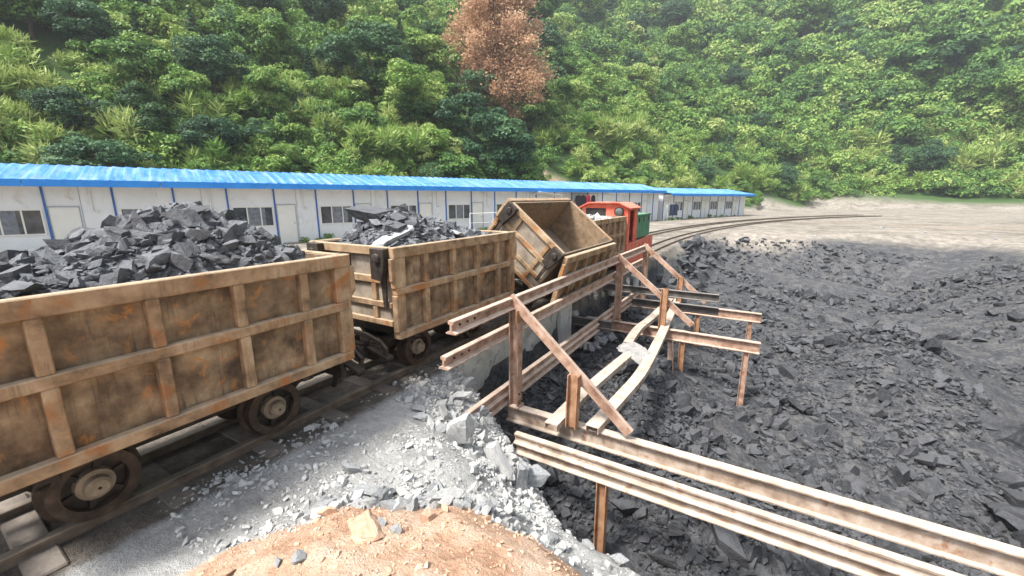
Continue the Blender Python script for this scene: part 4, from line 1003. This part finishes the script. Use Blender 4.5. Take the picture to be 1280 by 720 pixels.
# directions from the lookout: even density as seen from the mound and around it
ts = np.concatenate([np.arange(14, 90, .4), np.arange(90, 420, 1.5)])
def hill_points(n, seed, az0=-88, az1=26, e0=.0):
    r = np.random.default_rng(seed); az = np.radians(r.uniform(az0, az1, n)); out = []
    for a in az:
        x, y = np.sin(a) * ts, np.cos(a) * ts; d_, u, v = hill_d(x, y); z = ground_h(x, y)
        el = np.where(d_ > .6, (z - H) / ts, -9); cm = np.maximum.accumulate(el); top = min(cm[-1], .62)
        if cm[-1] < -5: continue
        lo = el[el > -5][0]
        e = r.uniform(max(lo, -.05), top) if top > max(lo, -.05) else lo
        i = int(np.argmax(cm >= e)); out.append((x[i], y[i], z[i], ts[i], d_[i], u[i]))
    return np.array(out)
pts = hill_points(2300, 31)
r = np.random.default_rng(5); Vs, Ts = [], []
for (x, y, z, t, d_, u) in pts:
    gd = abs(u - (2.2 - .8 * d_))
    du = u - (2.2 - .8 * d_)
    if gd < 2.6 and d_ < 15: continue
    low = .3 if (-9 < du < 3.2 and d_ < 15) else 1
    near = d_ < 16
    k = int(r.integers(0, 9)) if near else int(r.integers(0, 6))
    V, tt = UNDER[k]; s = r.uniform(1.4, 2.6) * (1 if near else 1.35) * (1 + max(t - 45, 0) / 55)
    if d_ < 3: s *= .75
    s *= low
    a = r.uniform(0, 2 * PI); ca, sa = math.cos(a), math.sin(a)
    W = V * s; W = np.stack([W[:, 0] * ca - W[:, 1] * sa, W[:, 0] * sa + W[:, 1] * ca, W[:, 2] * r.uniform(.8, 1.25)], 1) + np.array([x, y, z - .15 * s])
    hue = .3 * (fbm(np.array(x * .12), np.array(y * .12), 2, 41) * 2) + r.normal(0, .09)
    Vs.append(W); Ts.append(np.clip(tt + hue, 0, 1))
V = np.concatenate(Vs); me = np_mesh('undergrowth', V, quads(V), 'leaves', np.concatenate(Ts))
tag(link('undergrowth', me), 'dense green scrub and grass covering the hillside behind the huts', 'undergrowth', kind='stuff')
LABS = ['bright green broadleaf tree crowded on the hillside', 'mid green tree with loose crown on the hillside', 'dark blue green tree on the hillside']
def plant(name, crown, loc, h, wx, label, cat, group, rz, trunk=True):
    t = empty(name, loc, rz, label, cat, group); t.scale = (h * wx, h * wx, h)
    link('crown', crown, t)
    if trunk: link('trunk', TRUNK_ME[random.randrange(3)], t)
    return t
pts = hill_points(900, 77); taken = []
for (x, y, z, t, d_, u) in pts:
    gd = abs(u - (2.2 - .8 * d_))
    if (-10 < u - (2.2 - .8 * d_) < 5 and d_ < 16) or d_ < 2.5: continue
    az, el = math.atan2(x, y), (z - H) / t
    if any(abs(az - a) < .04 and abs(el - e) < .042 for a, e in taken): continue
    taken.append((az, el))
    if len(taken) > 280: break
    k = int(r.integers(0, 12)); h = float(np.exp(r.uniform(math.log(2.8), math.log(8.0)))) * (1 if d_ > 14 else .6) * (1 + max(t - 60, 0) / 80)
    plant('hillside_tree', CROWNS[k], (x, y, z - .1 * h), h, r.uniform(.85, 1.35), 'dark spired conifer among the broadleaf trees of the hillside' if k > 9 else LABS[2] if k > 6 else LABS[k % 2], 'tree', 'trees covering the hillside', r.uniform(0, 6))
# plants one can tell apart
def on_hill(az_deg, el):
    a = math.radians(az_deg); x, y = np.sin(a) * ts, np.cos(a) * ts; d_, u, v = hill_d(x, y); z = ground_h(x, y)
    e = np.where(d_ > .6, (z - H) / ts, -9); i = int(np.argmax(e >= el)); return x[i], y[i], z[i], ts[i]
def aim(px, py):      # azimuth / elevation seen from the lookout
    v = fw * 520 + rt * (px - 640) - upv * (py - 360); return math.degrees(math.atan2(v.x, v.y)), v.z / math.hypot(v.x, v.y)
def own(px, py, hpx, crown, wx, name, label, cat, trunk=True, sink=.08):
    x, y, z, t = on_hill(*aim(px, py)); h = hpx / 520 * t * .97
    return plant(name, crown, (x, y, z - sink * h), h, wx, label, cat, None, .4, trunk)
def dead_crown(seed):
    """bare-boughed conifer: plumes of brown needles along upswept boughs, gaps between them"""
    r = np.random.default_rng(seed); Vs, Ts = [], []
    for k in range(150):
        z0 = .06 + .93 * (k / 150) ** 1.05; a = k * 2.4 + r.normal(0, .3)
        prof = min(z0 / .26, 1) ** .6 * (1 - max(z0 - .26, 0) / .74 * .9)
        L = (.27 * prof + .012) * r.uniform(.6, 1.15); n = int(90 + 3000 * L); u = r.uniform(.12, 1, n) ** .6
        th = (.010 + .034 * np.sin(PI * np.clip(u, 0, 1))) * (.55 + L * 2.2)
        lift = r.uniform(-.3, .25)
        p = np.stack([math.cos(a) * L * u, math.sin(a) * L * u, z0 + lift * L * u ** 2 - .12 * L * u], 1) + r.normal(0, 1, (n, 3)) * th[:, None] * np.array([1, 1, .8])
        ax = np.array([math.cos(a), math.sin(a), -.1]) + r.normal(0, .6, (n, 3)); ax /= np.linalg.norm(ax, axis=1)[:, None]
        bb = np.cross(ax, r.normal(size=(n, 3))); bb /= np.linalg.norm(bb, axis=1)[:, None]; sz = .0066 * r.uniform(.6, 1.5, (n, 1))
        Vs.append(np.stack([p - ax * sz, p + bb * sz * .42, p + ax * sz, p - bb * sz * .42], 1)); Ts.append(np.repeat(np.clip(.5 + r.normal(0, .16) + r.normal(0, .1, n), 0, 1), 4))
    return np.concatenate(Vs).reshape(-1, 3), np.concatenate(Ts)
V, t_ = dead_crown(700); dead = np_mesh('crown', V, quads(V), 'needles_dead', t_)
own(621, 140, 232, dead, 1.0, 'dead_conifer', 'tall dead conifer with reddish brown needles on the green hillside', 'tree')
V, t_ = conifer(701, .45, .03, 70, .22, .2, 14, .5); dk = np_mesh('crown', V, quads(V), 'leaves_dark', t_)
own(698, 128, 66, dk, 1.0, 'conifer', 'slim dark green conifer right beside the dead brown tree', 'tree')
V, t_ = broad(702, tint=.3, size=.019, w=.75, nclump=52, base=.05, nleaf=420); db = np_mesh('crown', V, quads(V), 'leaves_dark', t_)
own(597, 214, 92, db, 1.15, 'leafy_bush', 'big dark leafy bush just above the blue roof, left of the bare gully', 'bush', True)
V, t_ = broad(703, tint=.25, size=.02, w=.6, nclump=44, base=.1, nleaf=330); db2 = np_mesh('crown', V, quads(V), 'leaves_dark', t_)
own(466, 118, 78, db2, 1.1, 'leafy_bush', 'dark rounded tree at the left part of the hillside', 'tree', True)
V, t_ = plume(704, .78, 1500); pl = np_mesh('crown', V, quads(V), 'leaves', t_)
for k, (px, py, hp, lab) in enumerate(((468, 214, 50, 'pale bamboo clump arching over the left part of the blue roof'), (505, 212, 46, 'pale green grass plume left of the dark bush'), (738, 186, 36, 'light grass tuft uphill on the right of the bare gully'), (760, 196, 40, 'yellowish grass clump right of the bare gully'))):
    own(px, py, hp, pl, 1.0, 'grass_clump', lab, 'grass clump', False, .02)
V, t_ = broad(705, tint=.66, size=.022, w=.8, nclump=34, base=.05, nleaf=260); lb = np_mesh('crown', V, quads(V), 'leaves', t_)
own(505, 150, 64, lb, 1.3, 'leafy_bush', 'bright green spreading bush left of the dead brown tree', 'bush', True)
own(540, 212, 52, lb, 1.2, 'leafy_bush', 'bright green bush behind the roof between bamboo and dark bush', 'bush', True)

rw = np.random.default_rng(17); Vw, Tw = [], []
for k in range(110):
    u_ = rw.uniform(-58, 18); off = rw.uniform(.2, 1.0)
    q = bl(u_, off, 0)
    V, tt = UNDER[int(rw.integers(0, 9))]; s_ = rw.uniform(.12, .5) 
    Vw.append(V * s_ + np.array([q.x, q.y, float(ground_h(np.array(q.x), np.array(q.y))) - .05])); Tw.append(np.clip(tt - .05, 0, 1))
V = np.concatenate(Vw); tag(link('weeds', np_mesh('weeds', V, quads(V), 'leaves', np.concatenate(Tw))), 'low weeds along the foot of the huts', 'weeds', kind='stuff')

# ------------------------------------------------------------------ air
hz = MB().lim(-400, 400, -58, 600, -12, 175).build('haze', 'concrete'); hz.data.materials.clear()
hm = bpy.data.materials.new('air'); hm.use_nodes = True; hn = hm.node_tree; hn.nodes.remove(hn.nodes['Principled BSDF'])
pv = hn.nodes.new('ShaderNodeVolumePrincipled'); pv.inputs['Color'].default_value = (.86, .92, 1, 1); pv.inputs['Density'].default_value = .0008; pv.inputs['Anisotropy'].default_value = .2
hn.links.new(pv.outputs[0], hn.nodes['Material Output'].inputs['Volume']); hz.data.materials.append(hm); tag(hz, kind='stuff')

# ------------------------------------------------------------------ light
w = bpy.data.worlds.new('World'); scene.world = w; w.use_nodes = True; nt = w.node_tree
bg = nt.nodes['Background']; sky = nt.nodes.new('ShaderNodeTexSky'); sky.sky_type = 'NISHITA'; sky.sun_disc = False
SE, SA = math.radians(58), math.radians(205)    # elevation, compass direction the sun stands in (from +Y, clockwise)
sky.sun_elevation = SE; sky.sun_rotation = SA; sky.air_density = 1.0; sky.dust_density = 4.0; sky.ozone_density = 1.0
hsv = nt.nodes.new('ShaderNodeHueSaturation'); hsv.inputs['Saturation'].default_value = .55    # thin overcast: whiter than clear blue
nt.links.new(sky.outputs[0], hsv.inputs['Color']); nt.links.new(hsv.outputs[0], bg.inputs[0]); bg.inputs[1].default_value = .12
sd = bpy.data.lights.new('sun', 'SUN'); sd.energy = 2.8; sd.angle = math.radians(11); sd.color = (1, .96, .9)
so = bpy.data.objects.new('sun', sd); COL.objects.link(so)
tosun = Vector((math.sin(SA) * math.cos(SE), math.cos(SA) * math.cos(SE), math.sin(SE)))
so.rotation_euler = tosun.to_track_quat('Z', 'Y').to_euler(); so.location = (0, 0, 30)
scene.view_settings.view_transform = 'Standard'; scene.view_settings.look = 'None'; scene.view_settings.exposure = 1.4; scene.view_settings.gamma = 1
scene.render.engine = 'CYCLES'
scene.cycles.use_denoising = True
scene.cycles.max_bounces = 6; scene.cycles.diffuse_bounces = 3; scene.cycles.transparent_max_bounces = 4
